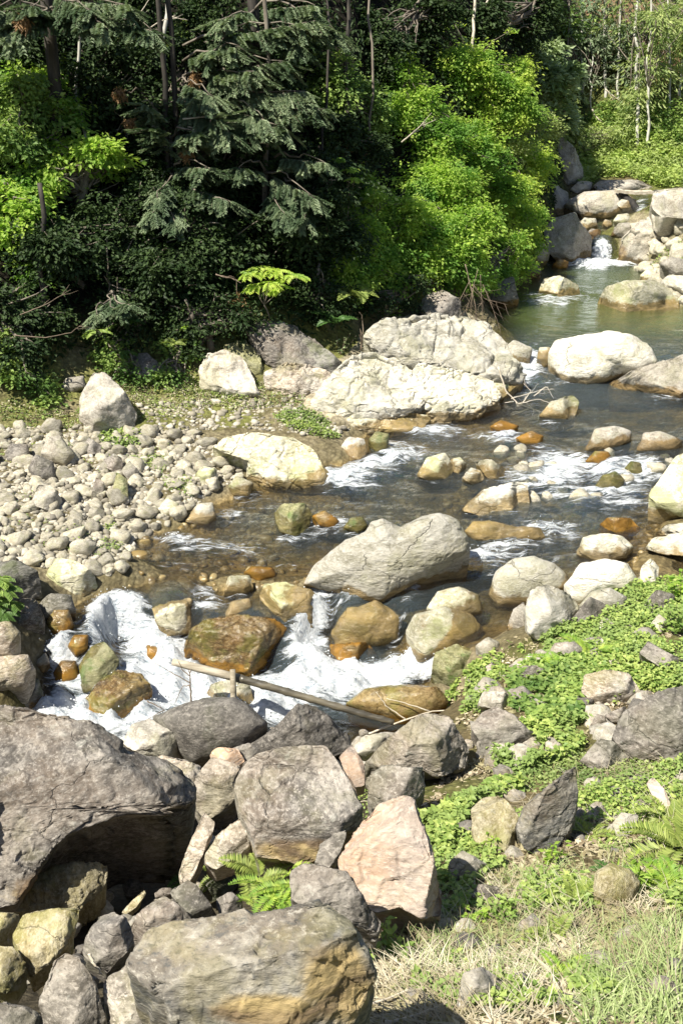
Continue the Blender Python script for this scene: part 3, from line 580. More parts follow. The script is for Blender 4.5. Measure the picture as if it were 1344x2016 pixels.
rock('broad grey and white rock right of the upright brown wedge', 'schistp', '714,1506 760,1455 835,1404 882,1409 902,1440 920,1472 915,1512 860,1532 828,1514 780,1518 730,1518', 'a', lift=.12, th=.8)
rock('mauve grey block directly behind the peach sandstone boulder', 'mauve', '722,1562 734,1520 752,1508 832,1511 837,1547 822,1572 780,1584 735,1608', 'f', lift=.2)
rock('small pale stone at the water edge under the end of the wooden pole', 'greyg', '690,1478 715,1450 760,1440 790,1445 760,1462 720,1492', 'c', lift=.15, name='rock')
rock('white quartz like stone between the tent shaped rock and the broad grey one', 'greyg', '690,1465 704,1448 722,1455 716,1480 700,1486', 'a', lift=.2, name='rock')
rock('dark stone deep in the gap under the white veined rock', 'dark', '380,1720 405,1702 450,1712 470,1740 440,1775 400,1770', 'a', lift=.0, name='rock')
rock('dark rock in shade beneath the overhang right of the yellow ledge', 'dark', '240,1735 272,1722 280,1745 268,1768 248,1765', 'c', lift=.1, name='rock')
rock('splinter of pale rock sticking up behind the spotted block', 'ochre', '240,1796 262,1772 284,1752 288,1760 270,1785 248,1802', 's', lift=.2, name='rock')
rock('brown lump with a knobbed end above the spotted block', 'schist', '304,1758 318,1748 338,1748 343,1760 325,1768 306,1768', 'r', lift=.3, name='rock')
rock('grey stone tucked under the fern clump', 'schist', '425,1770 455,1755 478,1775 470,1802 435,1806', 'c', lift=.25, name='rock')
rock('dark angular stone under the left corner of the tall peach boulder', 'dark', '585,1700 610,1690 622,1712 605,1735 580,1722', 'c', lift=.2, name='rock')
# --- rocks lying on the green right bank
rock('triangular stone with a bleached top lying in the leaves', 'mauve', '926,1432 950,1402 976,1392 1012,1410 1057,1452 1030,1466 962,1492 948,1490 942,1456', 'a', fac=[((-.2, -.2, 1), 980, 1430, .6), ((0, -1, .35), 990, 1450, .6)])
rock('flat pale yellowish stone set in moss left of the leaning slab', 'ochre', '927,1592 950,1570 990,1567 1016,1600 1027,1640 1020,1667 962,1672 929,1650', 'f')
rock('tall leaning slab with a rusty edge on the mossy bank', 'rust', '1014,1622 1030,1590 1090,1540 1132,1508 1137,1560 1126,1622 1090,1672 1060,1684 1030,1662', 'f', name='rock_slab', fac=[((-.6, -.5, .5), 1040, 1620, .55), ((.35, -.9, .2), 1060, 1620, .5)])
rock('lichened grey stone with an orange lower face on the green slope', 'schistp', '1144,1362 1150,1330 1190,1318 1236,1325 1262,1362 1222,1387 1178,1392', 'b')
rock('big brown and white boulder at the right edge of the bank', 'mauve', '1204,1452 1230,1400 1280,1370 1344,1350 1440,1355 1440,1490 1330,1492 1290,1482 1250,1492', 'a')
rock('low brown stone with a dark sloping face below the big right edge boulder', 'mauve', '1138,1497 1180,1454 1206,1460 1242,1486 1220,1507 1168,1512', 'c')
rock('small rounded brown stone among the leaves left of the right edge boulder', 'mauve', '1160,1430 1174,1405 1190,1410 1193,1430 1172,1441', 'c', name='rock')
rock('small bluish grey stone beside the rounded brown one', 'schist', '1188,1408 1230,1390 1238,1410 1210,1426', 'c', name='rock')
rock('dark humped stone half sunk in leaves below the pale river boulders', 'schist', '1073,1292 1090,1265 1130,1261 1152,1280 1122,1306 1086,1302', 'r')
rock('long grey stone near the right edge of the leafy bank', 'schist', '1256,1286 1275,1261 1312,1285 1360,1302 1360,1320 1300,1312', 'c')
rock('mossy green grey boulder beside the foot of the cascade', 'mossy', '848,1330 857,1285 900,1268 947,1284 952,1302 936,1336 902,1352 868,1357', 'a')
rock('small pale stone above the mossy boulder at the cascade', 'greyg', '934,1272 960,1254 984,1264 981,1291 955,1299', 'r', name='rock')
rock('largest smooth pale river boulder on the right shore', 'granite', '960,1162 974,1125 1010,1098 1050,1094 1090,1108 1117,1130 1122,1156 1072,1168 1040,1182 976,1184', 'r', amp=.02)
rock('pale humped boulder right of the largest smooth one', 'granite', '1108,1152 1140,1110 1190,1101 1236,1110 1257,1140 1246,1161 1190,1167 1140,1187 1118,1176', 'r', amp=.05)
rock('white ribbed boulder in front of the largest smooth one', 'granite', '1033,1202 1044,1160 1075,1151 1112,1165 1139,1195 1122,1217 1100,1247 1060,1258 1038,1242', 'c', amp=.03)
rock('small white domed boulder behind the brown pyramid stone', 'granite', '1138,1192 1165,1164 1200,1157 1234,1175 1232,1206 1195,1212 1150,1207', 'r', amp=.03)
rock('brown pyramid shaped stone leaning on the small white dome', 'mauve', '1123,1217 1160,1174 1200,1195 1197,1213 1175,1222 1150,1225', 'c', name='rock', fac=[((-.5, -.7, .5), 1160, 1190, .5), ((.6, -.7, .4), 1160, 1190, .5)], dz=-.15)
rock('rough fluted stone at the waterline left of the white ribbed boulder', 'greyg', '996,1237 1010,1200 1030,1184 1040,1210 1036,1238', 'a', name='rock')
rock('pale pointed stone on the shore right of the humped boulder', 'granite', '1256,1152 1262,1115 1280,1099 1296,1115 1292,1153', 'a', name='rock')
rock('pale stone with a cream streak in the dry grass', 'ochre', '1163,1772 1170,1715 1200,1699 1240,1710 1261,1740 1241,1777 1190,1782', 'r')
rock('tan sliver of rock upright in dry stalks near the right edge', 'peach', '1270,1542 1284,1529 1308,1555 1325,1592 1310,1602 1290,1580', 's', name='rock')
rock('small grey faceted stone in straw under the tan sliver', 'greyg', '1204,1622 1220,1599 1256,1604 1251,1640 1230,1656 1214,1646', 'a', name='rock')
rock('bluish white broken stone right of the shadow of the peach boulder', 'greyg', '874,1737 885,1695 910,1674 957,1700 962,1731 900,1742', 'a', name='rock')
rock('small slate stone just below the bluish white one', 'schist', '924,1772 940,1740 982,1745 976,1782 940,1787', 'c', name='rock')
rock('brown domed stone in the straw at the bottom of the bank', 'mauve', '899,1977 910,1915 950,1904 986,1930 992,1962 960,1987 920,1992', 'a')
rock('blue grey rough stone in the leaves above the triangular stone', 'schist', '1019,1332 1045,1309 1077,1320 1071,1347 1034,1352', 'a', name='rock')
rock('flat whitish stone in the leaves behind the triangular stone', 'greyg', '938,1387 950,1362 992,1360 1007,1376 990,1397', 'f', name='rock')
rock('small white stone in leaves beside the dark humped stone', 'granite', '1026,1302 1040,1286 1058,1290 1056,1306 1038,1312', 'r', name='rock')
rock('rough grey stone under the shrub at the right edge', 'schist', '1264,1192 1290,1160 1327,1170 1322,1202 1284,1217', 'a', name='rock')
rock('pale fan shaped stone right of the leafy patch top', 'greyg', '1280,1228 1296,1208 1312,1222 1318,1240 1300,1246', 'c', name='rock')
rock('pinkish flat stone in the leaves below the small pale stone', 'peach', '955,1312 975,1302 990,1312 980,1325 958,1326', 'f', name='rock')
rock('grey stone poking out of leaves right of the white ribbed boulder', 'greyg', '1172,1232 1190,1216 1206,1230 1200,1244 1180,1246', 'c', name='rock')
rock('small white stone in dry soil near the fern', 'granite', '1075,1742 1090,1728 1100,1738 1094,1756 1080,1758', 'a', name='rock')
rock('pale pinkish flat stone in the straw right of the leafy plant', 'greyg', '855,1812 880,1806 912,1822 905,1834 866,1830', 'f', name='rock')
# --- rocks in the stream
rock('white whale backed boulder in the middle of the stream', 'granite', '594,1137 620,1105 680,1064 718,1046 730,1028 752,1021 788,1036 830,1017 865,1009 900,1023 922,1055 926,1086 880,1112 850,1128 800,1143 755,1166 700,1168 650,1150', 'r', th=.62, lv=7, amp=.032)
rock('low wet ledge with ochre edge right of the whale backed boulder', 'granitey', '912,1046 930,1027 962,1024 1000,1034 1062,1039 1074,1056 1000,1060 935,1057', 'r', wetx=.45, th=.5)
rock('flat topped white block in the stream above the whale backed boulder', 'granite', '904,997 950,964 1036,944 1043,992 1000,1004 940,1005', 'b')
rock('pale greenish stone at the left of the small rock pile in the stream', 'granitey', '819,932 840,900 876,891 894,920 886,936 845,940', 'c')
rock('small blocky stone second from the left in the stream rock pile', 'granitey', '884,905 904,899 918,914 906,931 891,926', 'a', name='rock')
rock('larger pale stone at the right end of the stream rock pile', 'granitey', '934,910 965,904 997,925 986,942 958,937', 'c', name='rock')
rock('small cream stone at the front of the stream rock pile', 'granite', '908,940 926,920 945,926 956,944 930,950', 'a', name='rock', dz=-.1)
rock('broad white pitted boulder at the outlet of the green pool', 'granite', '1079,695 1094,670 1140,659 1200,654 1240,659 1276,680 1299,710 1272,727 1230,727 1190,742 1150,748 1108,737 1084,717', 'r', th=.75, amp=.05)
rock('flat grey wedge of rock right below the broad white pitted boulder', 'greyg', '1193,753 1240,730 1290,717 1344,699 1430,690 1430,775 1300,772 1240,773', 'f')
rock('pointed pale stone standing alone in the dark water beside the dead branch', 'granitey', '1058,816 1085,790 1126,777 1140,790 1131,816 1108,826', 'c', name='rock')
rock('wet ochre stone at the left tip of the broad white pitted boulder', 'granitey', '1056,706 1060,684 1082,682 1094,716 1070,722', 'r', name='rock', wetx=.4)
rock('long tan stone on the right riffle, left of its twin', 'greyg', '1148,882 1170,845 1210,837 1242,849 1241,867 1200,880', 'r', name='rock')
rock('tapering tan stone on the right riffle nearest the right edge', 'greyg', '1251,882 1265,851 1300,849 1346,868 1330,882 1280,885', 'r', name='rock', wetx=.1)
rock('brown wet stone under the long tan stone of the riffle', 'wet', '1148,908 1170,887 1197,889 1208,906 1180,914', 'r', name='rock')
rock('small brown wet stone in the riffle below the standing pointed stone', 'wet', '1014,862 1045,847 1070,858 1061,874 1028,872', 'r', name='rock')
rock('low wet brown stone just above the left tongue of white water', 'wet', '962,840 985,827 1022,838 1010,850 975,847', 'r', name='rock')
rock('mossy dark green dome in the white riffle', 'mossy', '1168,957 1185,935 1210,927 1230,945 1224,963 1180,965', 'r', name='rock', wetx=.2)
rock('small bright mossy stone above the mossy dome', 'mossy', '1227,922 1240,907 1260,911 1267,930 1240,933', 'r', name='rock')
rock('wide smooth ochre and white slab at the right edge of the riffle', 'granitey', '1272,972 1300,940 1330,898 1430,870 1430,1010 1344,1008 1290,992', 'r', wetx=.2, amp=.05, slab=(-.3,-.4,.86), th=.5)
rock('pale flat oval stone in the water above the right shore boulders', 'granite', '1133,1087 1145,1057 1180,1049 1222,1054 1248,1076 1232,1094 1170,1102', 'r')
rock('layered pale slab lying lowest at the right edge shore', 'granite', '1268,1078 1285,1059 1344,1049 1420,1055 1420,1095 1300,1088', 'f', name='rock_slab')
rock('thin pale slab stacked behind the layered one at the right edge', 'granite', '1288,1050 1310,1034 1420,1020 1420,1058 1340,1052', 'f', name='rock_slab')
rock('brown rubble stone in the water above the flat oval stone', 'wet', '1175,1035 1195,1018 1240,1020 1262,1040 1220,1046', 'a', name='rock')
rock('olive angular stone at the head of the left rapid', 'mossy', '539,1012 555,992 600,991 614,1010 606,1037 580,1049 550,1041', 'c', name='rock', wetx=.2)
rock('wet golden lump right of the olive angular stone', 'wet', '613,1016 640,1004 670,1025 661,1040 628,1032', 'r', name='rock')
rock('round green stone left of the whale backed boulder', 'mossy', '674,1037 690,1019 715,1017 725,1035 705,1047', 'r', name='rock')
rock('bright white stone at the water edge of the gravel bar', 'granite', '361,1024 390,992 420,989 427,1016 410,1031', 'r', name='rock')
rock('split boulder with a mossy lip at the top of the cascade', 'granitey', '510,1177 520,1149 562,1147 612,1159 638,1186 631,1222 590,1228 548,1212', 'b', wetx=.15)
rock('tan and green boulder at the left of the cascade top', 'granitey', '296,1182 310,1157 342,1152 377,1180 402,1202 386,1237 320,1243 303,1212', 'c', wetx=.1)
rock('small cube like pale stone above the split boulder', 'granitey', '439,1167 450,1134 491,1132 500,1156 470,1175', 'b', name='rock')
rock('small white stone touching the orange boulder top', 'granite', '439,1213 455,1184 491,1177 500,1196 470,1212', 'r', name='rock')
rock('great wet orange brown boulder in the middle of the white cascade', 'wet', '366,1277 374,1240 410,1219 470,1211 530,1214 562,1235 565,1262 541,1297 500,1322 430,1315 374,1304', 'b', th=.85, amp=.035)
rock('wet amber boulder at the foot of the cascade behind the huge dark boulder', 'wet', '167,1378 190,1344 230,1321 280,1327 300,1350 292,1388 250,1404 200,1412 174,1404', 'c', amp=.05)
rock('green mossy boulder just above the wet amber one', 'mossy', '156,1312 175,1275 205,1262 236,1300 226,1324 190,1350 163,1356', 'c')
rock('small golden stone in the foam above the green mossy boulder', 'wet', '133,1272 145,1250 175,1249 174,1277 150,1289', 'r', name='rock')
rock('orange oval stone in the water upstream of the split boulder', 'wet', '478,1127 495,1114 537,1117 547,1134 510,1143', 'r', name='rock')
rock('smooth boulder streaked white and orange at the right of the cascade', 'granitey', '798,1243 815,1209 870,1194 927,1209 950,1240 931,1268 890,1286 820,1292', 'r', wetx=.3)
rock('ochre topped rock behind the smooth white and orange boulder', 'granitey', '838,1197 860,1164 900,1154 942,1170 952,1202 900,1217', 'r', wetx=.3)
rock('broad flat ochre boulder at the foot of the cascade on the right', 'wet', '676,1384 720,1354 790,1349 862,1351 885,1381 850,1404 790,1420 728,1400', 'r', amp=.03)
rock('golden boulder awash between the split boulder and the smooth one', 'granitey', '650,1242 680,1192 740,1182 792,1212 782,1252 720,1272 664,1268', 'r', wetx=.75, th=.6, dz=.1)
rock('pale tan stone in the foam behind the short post', 'granitey', '403,1373 415,1347 450,1338 492,1350 502,1384 450,1398', 'a')
rock('small brown stone nearly drowned in the foam left of the pole', 'wet', '278,1292 290,1269 322,1275 328,1297 300,1303', 'r', name='rock')
rock('ochre ledge in the foam under the golden boulder', 'wet', '618,1302 650,1269 722,1264 744,1290 700,1314', 'a')
rock('brown stone behind the left waterfall', 'wet', '105,1325 120,1300 150,1300 160,1335 140,1352 112,1345', 'r', name='rock')
rock('rounded tan boulder standing in the green pool', 'granitey', '1058,572 1070,549 1100,542 1137,560 1142,580 1100,586', 'c', name='rock')
rock('long greenish ledge at the right of the green pool', 'granitey', '1168,602 1190,565 1230,552 1290,552 1332,575 1338,607 1270,611 1200,608', 'a')
rock('angular boulder left of the small waterfall', 'greyg', '1068,450 1090,430 1132,417 1142,440 1164,465 1162,502 1130,518 1100,515 1078,490', 'c', fac=[((-.4, -.7, .6), 1110, 460, .5), ((.7, -.7, .2), 1145, 470, .4)])
rock('large boulder with a rusty foot right of the small waterfall', 'greyg', '1210,512 1225,465 1260,434 1330,440 1440,425 1440,505 1300,508 1270,524 1230,525', 'b', stain=[(1222,500,16,26)])
rock('tall pale crag rising above the bright bushes', 'greyg', '1083,280 1100,264 1130,290 1146,330 1152,366 1130,374 1100,356 1094,310', 'a', dz=.1)
rock('grey rock at the foot of the pale crag', 'greyg', '1063,372 1090,361 1117,380 1122,411 1100,422 1070,407', 'a')
rock('flat grey stone on the far shore below the end of the dark log', 'greyg', '1200,462 1215,440 1245,436 1262,450 1240,466', 'a', name='rock')
rock('pale lump left of the round stone in the upper pool', 'granite', '1135,440 1150,428 1172,430 1176,444 1152,452', 'r', name='rock')
rock('small mossy topped stone behind the round one in the upper pool', 'granitey', '1205,436 1214,422 1236,420 1244,434 1224,442', 'r', name='rock')
rock('grey ledge stone at the top of the small waterfall', 'mauve', '1150,462 1162,450 1182,452 1180,464 1162,470', 'f', name='rock')
rock('low pale stone at the left foot of the meadow', 'greyg', '1120,372 1140,356 1166,358 1160,374 1136,380', 'a', name='rock')
rock('brown stone at the pool edge under the angular boulder', 'wet', '1085,522 1098,508 1120,514 1114,526 1096,528', 'r', name='rock')
rock('whitish stone lying on the long low outcrop', 'granite', '1212,402 1226,388 1252,392 1250,408 1228,412', 'a', name='rock')
rock('pale stone just above the large rusty footed boulder', 'greyg', '1262,436 1284,420 1310,424 1306,438 1280,444', 'a', name='rock')
rock('pale rubble stone at the right edge above the pool', 'granite', '1310,532 1330,520 1370,526 1366,548 1326,550', 'a', name='rock')
rock('long low outcrop under the plank at the head of the stream', 'greyg', '1108,402 1150,377 1210,374 1242,385 1267,416 1220,422 1150,422', 'r')
rock('flat pale boulder at the right end of the plank', 'greyg', '1280,407 1285,374 1344,369 1440,365 1440,425 1300,422', 'b')
rock('thin ledge behind the plank', 'greyg', '1158,372 1180,354 1250,354 1292,370 1240,380', 'f')
rock('small round stone in the upper pool', 'granite', '1184,440 1190,432 1202,434 1205,443 1194,447', 'r', name='rock')
rock('pair topped pale stone beside the rusty footed boulder', 'granitey', '1258,542 1275,528 1298,540 1288,557 1264,556', 'r', name='rock')
rock('pale stone above the right end of the greenish ledge', 'granite', '1298,556 1316,540 1350,544 1400,560 1400,590 1340,585', 'a', name='rock')
rock('rounded stone under the large rusty footed boulder', 'greyg', '1296,520 1318,506 1350,510 1400,520 1400,545 1320,540', 'r', name='rock')
# --- left shore outcrops
rock('rounded grey block perched behind the pale outcrop', 'mauve', '816,606 840,581 870,571 906,590 910,637 870,643 829,622', 'c')
rock('widest pale granite outcrop sloping into the stream below the bushes', 'granite', '710,662 760,632 860,620 950,635 990,668 1015,710 1020,745 965,770 900,770 830,745 750,722', 'r', th=.5, lv=7, amp=.13, slab=(.2,-.35,.9))
rock('pale folded granite outcrop beside the gravel bar', 'granite', '600,795 636,748 690,703 740,698 800,725 842,768 836,805 770,828 680,836 612,810', 'r', th=.5, lv=7, amp=.10, slab=(.15,-.42,.88))
rock('cracked low outcrop between the two pale granite ones', 'granite', '785,765 822,715 900,730 970,750 986,780 945,808 860,828 812,806', 'r', th=.5, lv=7, amp=.13, slab=(.2,-.45,.86))
rock('low pale granite apron between the widest outcrop and the stream', 'granitey', '880,760 930,738 1005,735 1022,755 985,785 940,800 890,796', 'r', th=.5, lv=6, amp=.12, slab=(.3,-.4,.87))
rock('pale granite ledge filling the fold behind the folded outcrop', 'granite', '720,708 760,680 840,690 900,720 880,765 810,772 760,745', 'r', th=.5, lv=6, amp=.12, slab=(.1,-.45,.87))
rock('thin pale skirt of rock at the waterline below the folded outcrop', 'granitey', '640,836 700,815 790,812 850,822 830,842 740,850 670,850', 'r', th=.5, lv=6, amp=.12, slab=(.1,-.4,.87))
rock('small pale shoulder of granite beside the pool outlet', 'granite', '983,692 1010,669 1047,685 1042,712 1014,718', 'r', th=.6)
rock('blocky grey boulder at the foot of the dark slope', 'greyg', '388,732 405,700 440,689 477,705 502,740 518,777 460,780 392,768', 'r', amp=.12, slab=(.15,-.6,.75), th=.6)
rock('pointed standing boulder on the grassy edge of the gravel bar', 'greyg', '156,822 159,780 184,734 206,734 242,765 270,810 266,838 230,850 180,843', 'c')
rock('small grey boulder left of the pointed standing boulder', 'greyg', '116,767 130,744 166,739 172,762 140,773', 'r', name='rock')
rock('long white outcrop at the water edge of the gravel bar', 'granitey', '413,882 440,860 500,851 580,864 622,890 658,932 662,947 600,955 520,953 488,932 478,907', 'r', th=.55, lv=7, amp=.08, slab=(.1,-.6,.8))
rock('dark streaked cliff of rock sloping out from under the shaded bushes', 'schist', '480,650 520,632 575,640 640,690 662,722 600,745 550,730 510,700', 'r', th=.45, lv=6, amp=.12, slab=(.3,-.4,.85))
rock('grey slabby rock below the dark streaked cliff', 'schistp', '520,735 560,715 620,722 670,742 640,772 570,778 525,765', 'r', th=.45, lv=6, amp=.13, slab=(.2,-.45,.85))
rock('mossy cracked slab at the foot of the slope left of the dark cliff', 'mossy', '440,680 480,668 512,700 520,738 490,742 455,715', 'r', th=.45, lv=5, amp=.13, slab=(.2,-.45,.85))
rock('low dark ledge of rock under the leafy slope', 'schist', '245,702 290,694 335,735 316,756 266,742', 'c')
rock('pale blue grey boulder among the cobbles, left of centre of the bar', 'greyg', '79,892 95,859 121,857 149,895 131,918 99,907', 'r', name='rock')
rock('dark grey boulder at the upper left edge of the cobbles', 'schist', '10,892 20,874 56,874 62,905 45,914 13,907', 'r', name='rock')
rock('squat grey boulder in front of the pale blue grey one', 'mauve', '54,922 70,894 106,909 112,942 78,948', 'r', name='rock')
rock('cone shaped grey boulder in the middle of the cobbles', 'greyg', '61,992 75,954 101,954 124,985 121,1012 94,1003', 'c', name='rock')
rock('square yellowish boulder at the lower end of the cobbles', 'granitey', '91,1132 110,1099 151,1104 187,1130 193,1162 150,1173 104,1163', 'b')
rock('dark block at the left edge in front of the cobbles', 'dark', '-60,1110 30,1104 76,1125 83,1167 40,1184 -60,1175', 'b')
rock('striped dark boulder left of the round brown stone', 'schist', '23,1217 40,1179 71,1179 90,1220 87,1254 50,1256', 'c', name='rock')
rock('round brown stone above the left waterfall', 'wet', '90,1227 105,1196 136,1199 146,1230 131,1251 104,1242', 'r', name='rock')
rock('pale topped rock at the left edge beside the leafy plant', 'schistp', '-60,1228 20,1224 42,1245 31,1294 -60,1296', 'r')
rock('mossy rounded rock at the left edge by the waterfall', 'schistp', '-60,1310 20,1287 56,1289 72,1320 52,1352 -60,1356', 'r')
rock('dark wedge stone at the foot of the left waterfall', 'dark', '33,1372 50,1345 76,1334 87,1370 72,1395 44,1393', 'c', name='rock')
rock('little pale stone on the lip of the left waterfall', 'greyg', '66,1307 90,1284 99,1305 86,1323', 'r', name='rock')
rock('dark sunken boulder between the square yellowish one and the waterfall', 'dark', '70,1195 100,1168 140,1172 150,1200 120,1215 80,1225', 'r', name='rock', lift=-.1)
rock('speckled stone at the upstream corner of the gravel bar', 'greyg', '668,882 685,859 716,864 728,897 690,903', 'c', name='rock')
rock('moss capped stone beside the speckled corner stone', 'mossy', '724,867 740,849 766,854 764,882 740,888', 'r', name='rock')
rock('dark upright stone with a shadowed side on the cobbles', 'greyg', '238,927 255,907 273,925 277,952 258,950', 'c', name='rock')
rock('olive stained upright stone on the cobbles', 'mossy', '223,962 230,929 251,943 252,982 229,987', 'c', name='rock')
rock('dark narrow upright stone on the cobbles', 'schist', '183,962 190,939 206,950 202,988 179,983', 'c', name='rock')
rock('greenish boulder on the cobbles near the water', 'granitey', '308,1002 330,979 353,991 352,1012 324,1018', 'r', name='rock')
rock('round stone touching the left end of the long white outcrop', 'granitey', '448,957 465,937 499,950 492,974 458,972', 'r', name='rock')
rock('grey wedge stone under the small leafy plant of the bar', 'schist', '158,882 175,861 202,878 197,892 164,894', 'c', name='rock')
rock('grey slab leaning to the right on the upper cobbles', 'mauve', '205,905 225,892 240,902 246,925 228,930 210,920', 'c', name='rock')
rock('blocky tan stone on the cobbles left of the long white outcrop', 'granitey', '383,935 400,918 425,922 430,945 405,958 386,950', 'b', name='rock')
rock('dark wet rock under the bush overhanging the pool', 'dark', '958,592 970,560 1010,543 1021,592 990,610', 'c', wetx=.1)
rock('dark low rock on the far pool shore under the bush', 'dark', '1015,545 1030,520 1055,515 1066,535 1045,552', 'r', name='rock')
rock('pale stone cluster at the far shore left of the angular boulder', 'granitey', '1040,500 1050,478 1070,475 1082,500 1066,514 1046,512', 'r', name='rock')
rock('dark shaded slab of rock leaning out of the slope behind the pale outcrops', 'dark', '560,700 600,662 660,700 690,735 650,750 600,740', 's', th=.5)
print('rocks', nrock)
# ------------------------------------------------------------------ cobbles of the gravel bar
def cobble_proto(i, lv):
    S, F = ico(lv); sd = 900 + i * 7
    sc_ = np.array([1, rng.uniform(.65, .95), rng.uniform(.45, .75)])
    V = S * sc_ * (1 + .22 * fbm(S * 1.3 + i * 9, 2, sd))[:, None]
    if True: V = V * (1 + .30 * np.clip(facet(S * 1.5 + i * 5, sd), -.6, .6))[:, None]
    for _ in range(12 if i % 3 else 4):
        nn = unit(rng.normal(0, 1, 3)); h = rng.uniform(.55, .85); dd = V @ nn; V = V - np.clip(dd - h * np.abs(dd).max(), 0, None)[:, None] * nn
    return V, F
protos = [cobble_proto(i, 3) for i in range(14)]; small = [cobble_proto(i, 2) for i in range(8)]
BAR = pts('-30,850 130,840 250,850 380,850 440,890 480,940 430,965 400,990 350,1025 300,1050 262,1080 250,1120 200,1140 130,1100 90,1120 60,1110 -30,1110')
BAR2 = pts('270,800 600,770 690,850 640,860 480,845 300,850')
def scatter(poly, n):
    pa = np.array(poly); u = rng.uniform(pa[:, 0].min(), pa[:, 0].max(), n * 6); v = rng.uniform(pa[:, 1].min(), pa[:, 1].max(), n * 6)
    k = inpoly(u, v, poly); return u[k][:n], v[k][:n]
u, v = scatter(BAR, 8500); P = onground(u, v, HG)
r = np.clip(rng.lognormal(math.log(.031), .58, len(P)), .012, .15)
taken = []; big = []
order = np.argsort(-r)
for i in order[:620]:
    if all((P[i, 0] - q[0]) ** 2 + (P[i, 1] - q[1]) ** 2 > (r[i] + q[2]) ** 2 * .62 for q in taken):
        taken.append((P[i, 0], P[i, 1], r[i])); big.append(i)
    if len(big) >= 285: break
cm = []
for i, (V, F) in enumerate(protos):
    me = mk('river_cobble', V, F, M['cobble']); cm.append(me.data); col.objects.unlink(me); bpy.data.objects.remove(me)
def place_cobble(p, rad, mat=None, label='loose pale river cobble lying on the left gravel bar', group='cobbles of the gravel bar', sink=.30):
    o = bpy.data.objects.new('river_cobble', cm[rng.integers(len(cm))]); col.objects.link(o)
    o.location = (p[0], p[1], p[2] + rad * sink); o.scale = (rad,) * 3
    o.rotation_euler = (rng.uniform(-.5, .5), rng.uniform(-.5, .5), rng.uniform(0, 6.28)); tag(o, label, 'cobble', group); return o
for i in big:
    zn_ = 'at the left edge' if u[i] < 90 else ('close to the stream' if u[i] > 300 else ('below the pointed boulder' if v[i] < 950 else 'above the square yellowish boulder'))
    place_cobble(P[i], r[i] * 1.15, label='%s pale cobble on the gravel bar, %s' % ('large' if r[i] > .095 else ('middling' if r[i] > .07 else 'small'), zn_))
rest = np.array([i for i in range(len(P)) if i not in set(big)])
def pebbles(P, r, name, label, cat, mat, sink=.3):
    Vs, Fs, off = [], [], 0
    for k, (V, F) in enumerate(small):
        ii = np.arange(k, len(P), len(small)); n = len(ii); a = rng.uniform(0, 6.28, n); t = rng.uniform(-.5, .5, n)
        ca, sa, ct, st = np.cos(a), np.sin(a), np.cos(t), np.sin(t)
        X = V[None] * r[ii, None, None]; x, y, z = X[..., 0], X[..., 1], X[..., 2]
        y, z = y * ct[:, None] - z * st[:, None], y * st[:, None] + z * ct[:, None]
        x, y = x * ca[:, None] - y * sa[:, None], x * sa[:, None] + y * ca[:, None]
        W = np.stack([x, y, z], 2) + P[ii][:, None] + np.array([0, 0, 1]) * (r[ii] * sink)[:, None, None]
        Vs.append(W.reshape(-1, 3)); Fs.append((F[None] + (np.arange(n) * len(V))[:, None, None]).reshape(-1, 3) + off); off += n * len(V)
    return tag(mk(name, np.vstack(Vs), np.vstack(Fs), mat), label, cat, kind='stuff')
def pebble_mat(name, a, b, c_, rough=.8):
    m, nt, n, l = newmat(name); ge = N(nt, 'ShaderNodeNewGeometry'); tc = N(nt, 'ShaderNodeTexCoord')
    rp = N(nt, 'ShaderNodeValToRGB'); rp.color_ramp.elements[0].color = (*a, 1); rp.color_ramp.elements[1].color = (*b, 1)
    e = rp.color_ramp.elements.new(.45); e.color = (*c_, 1); l.new(ge.outputs['Random Per Island'], rp.inputs[0])
    f = tex(nt, tc.outputs['Object'], 22, 6, .7); c = mix(nt, rampf(nt, f, .3, .7, .35, 0), rp.outputs[0], (.15, .13, .09))
    bb = N(nt, 'ShaderNodeBsdfPrincipled'); l.new(c, bb.inputs['Base Color']); bb.inputs['Roughness'].default_value = rough
    bp = N(nt, 'ShaderNodeBump'); bp.inputs['Strength'].default_value = .3; bp.inputs['Distance'].default_value = .02; l.new(f, bp.inputs['Height']); l.new(bp.outputs[0], bb.inputs['Normal'])
    o = N(nt, 'ShaderNodeOutputMaterial'); l.new(bb.outputs[0], o.inputs[0]); return m
pm = pebble_mat('mixed pebbles', (.16, .145, .12), (.54, .50, .42), (.32, .29, .22))
u2, v2 = scatter(BAR2, 1900); P2 = onground(u2, v2, HG); r2_ = np.clip(rng.lognormal(math.log(.024), .5, len(P2)), .01, .08)
pebbles(np.vstack([P[rest], P2]), np.concatenate([np.minimum(r[rest], .07), r2_]), 'bar_pebbles', 'mass of small pale pebbles and gravel filling the left bar between the cobbles', 'pebbles', pm)
wm_ = pebble_mat('wet brown bed stones', (.10, .07, .03), (.34, .26, .12), (.22, .15, .05), .3)
SHORE = pts('262,1080 300,1050 360,1025 430,1000 520,975 660,960 900,950 1080,1010 1340,1030 1260,1110 960,1120 840,1180 600,1180 300,1150 150,1180 200,1140')
u, v = scatter(SHORE, 1500); P = onground(u, v, HG); rr_ = np.clip(rng.lognormal(math.log(.045), .5, len(P)), .015, .14)
zc = np.minimum(P[:, 2] + rr_ * .3, samp(WG, P[:, 0], P[:, 1]) - rr_ * .25); P[:, 2] = np.where(rr_ > .05, zc - rr_ * .2, P[:, 2])
pebbles(P, rr_, 'stream_bed_stones', 'brown and golden stones covering the bed of the stream under the water', 'bed stones', wm_, .1)
RIF = pts('960,880 1150,870 1340,880 1300,960 1200,990 1000,975 940,930')
u, v = scatter(RIF, 90); P = onground(u, v, WG)
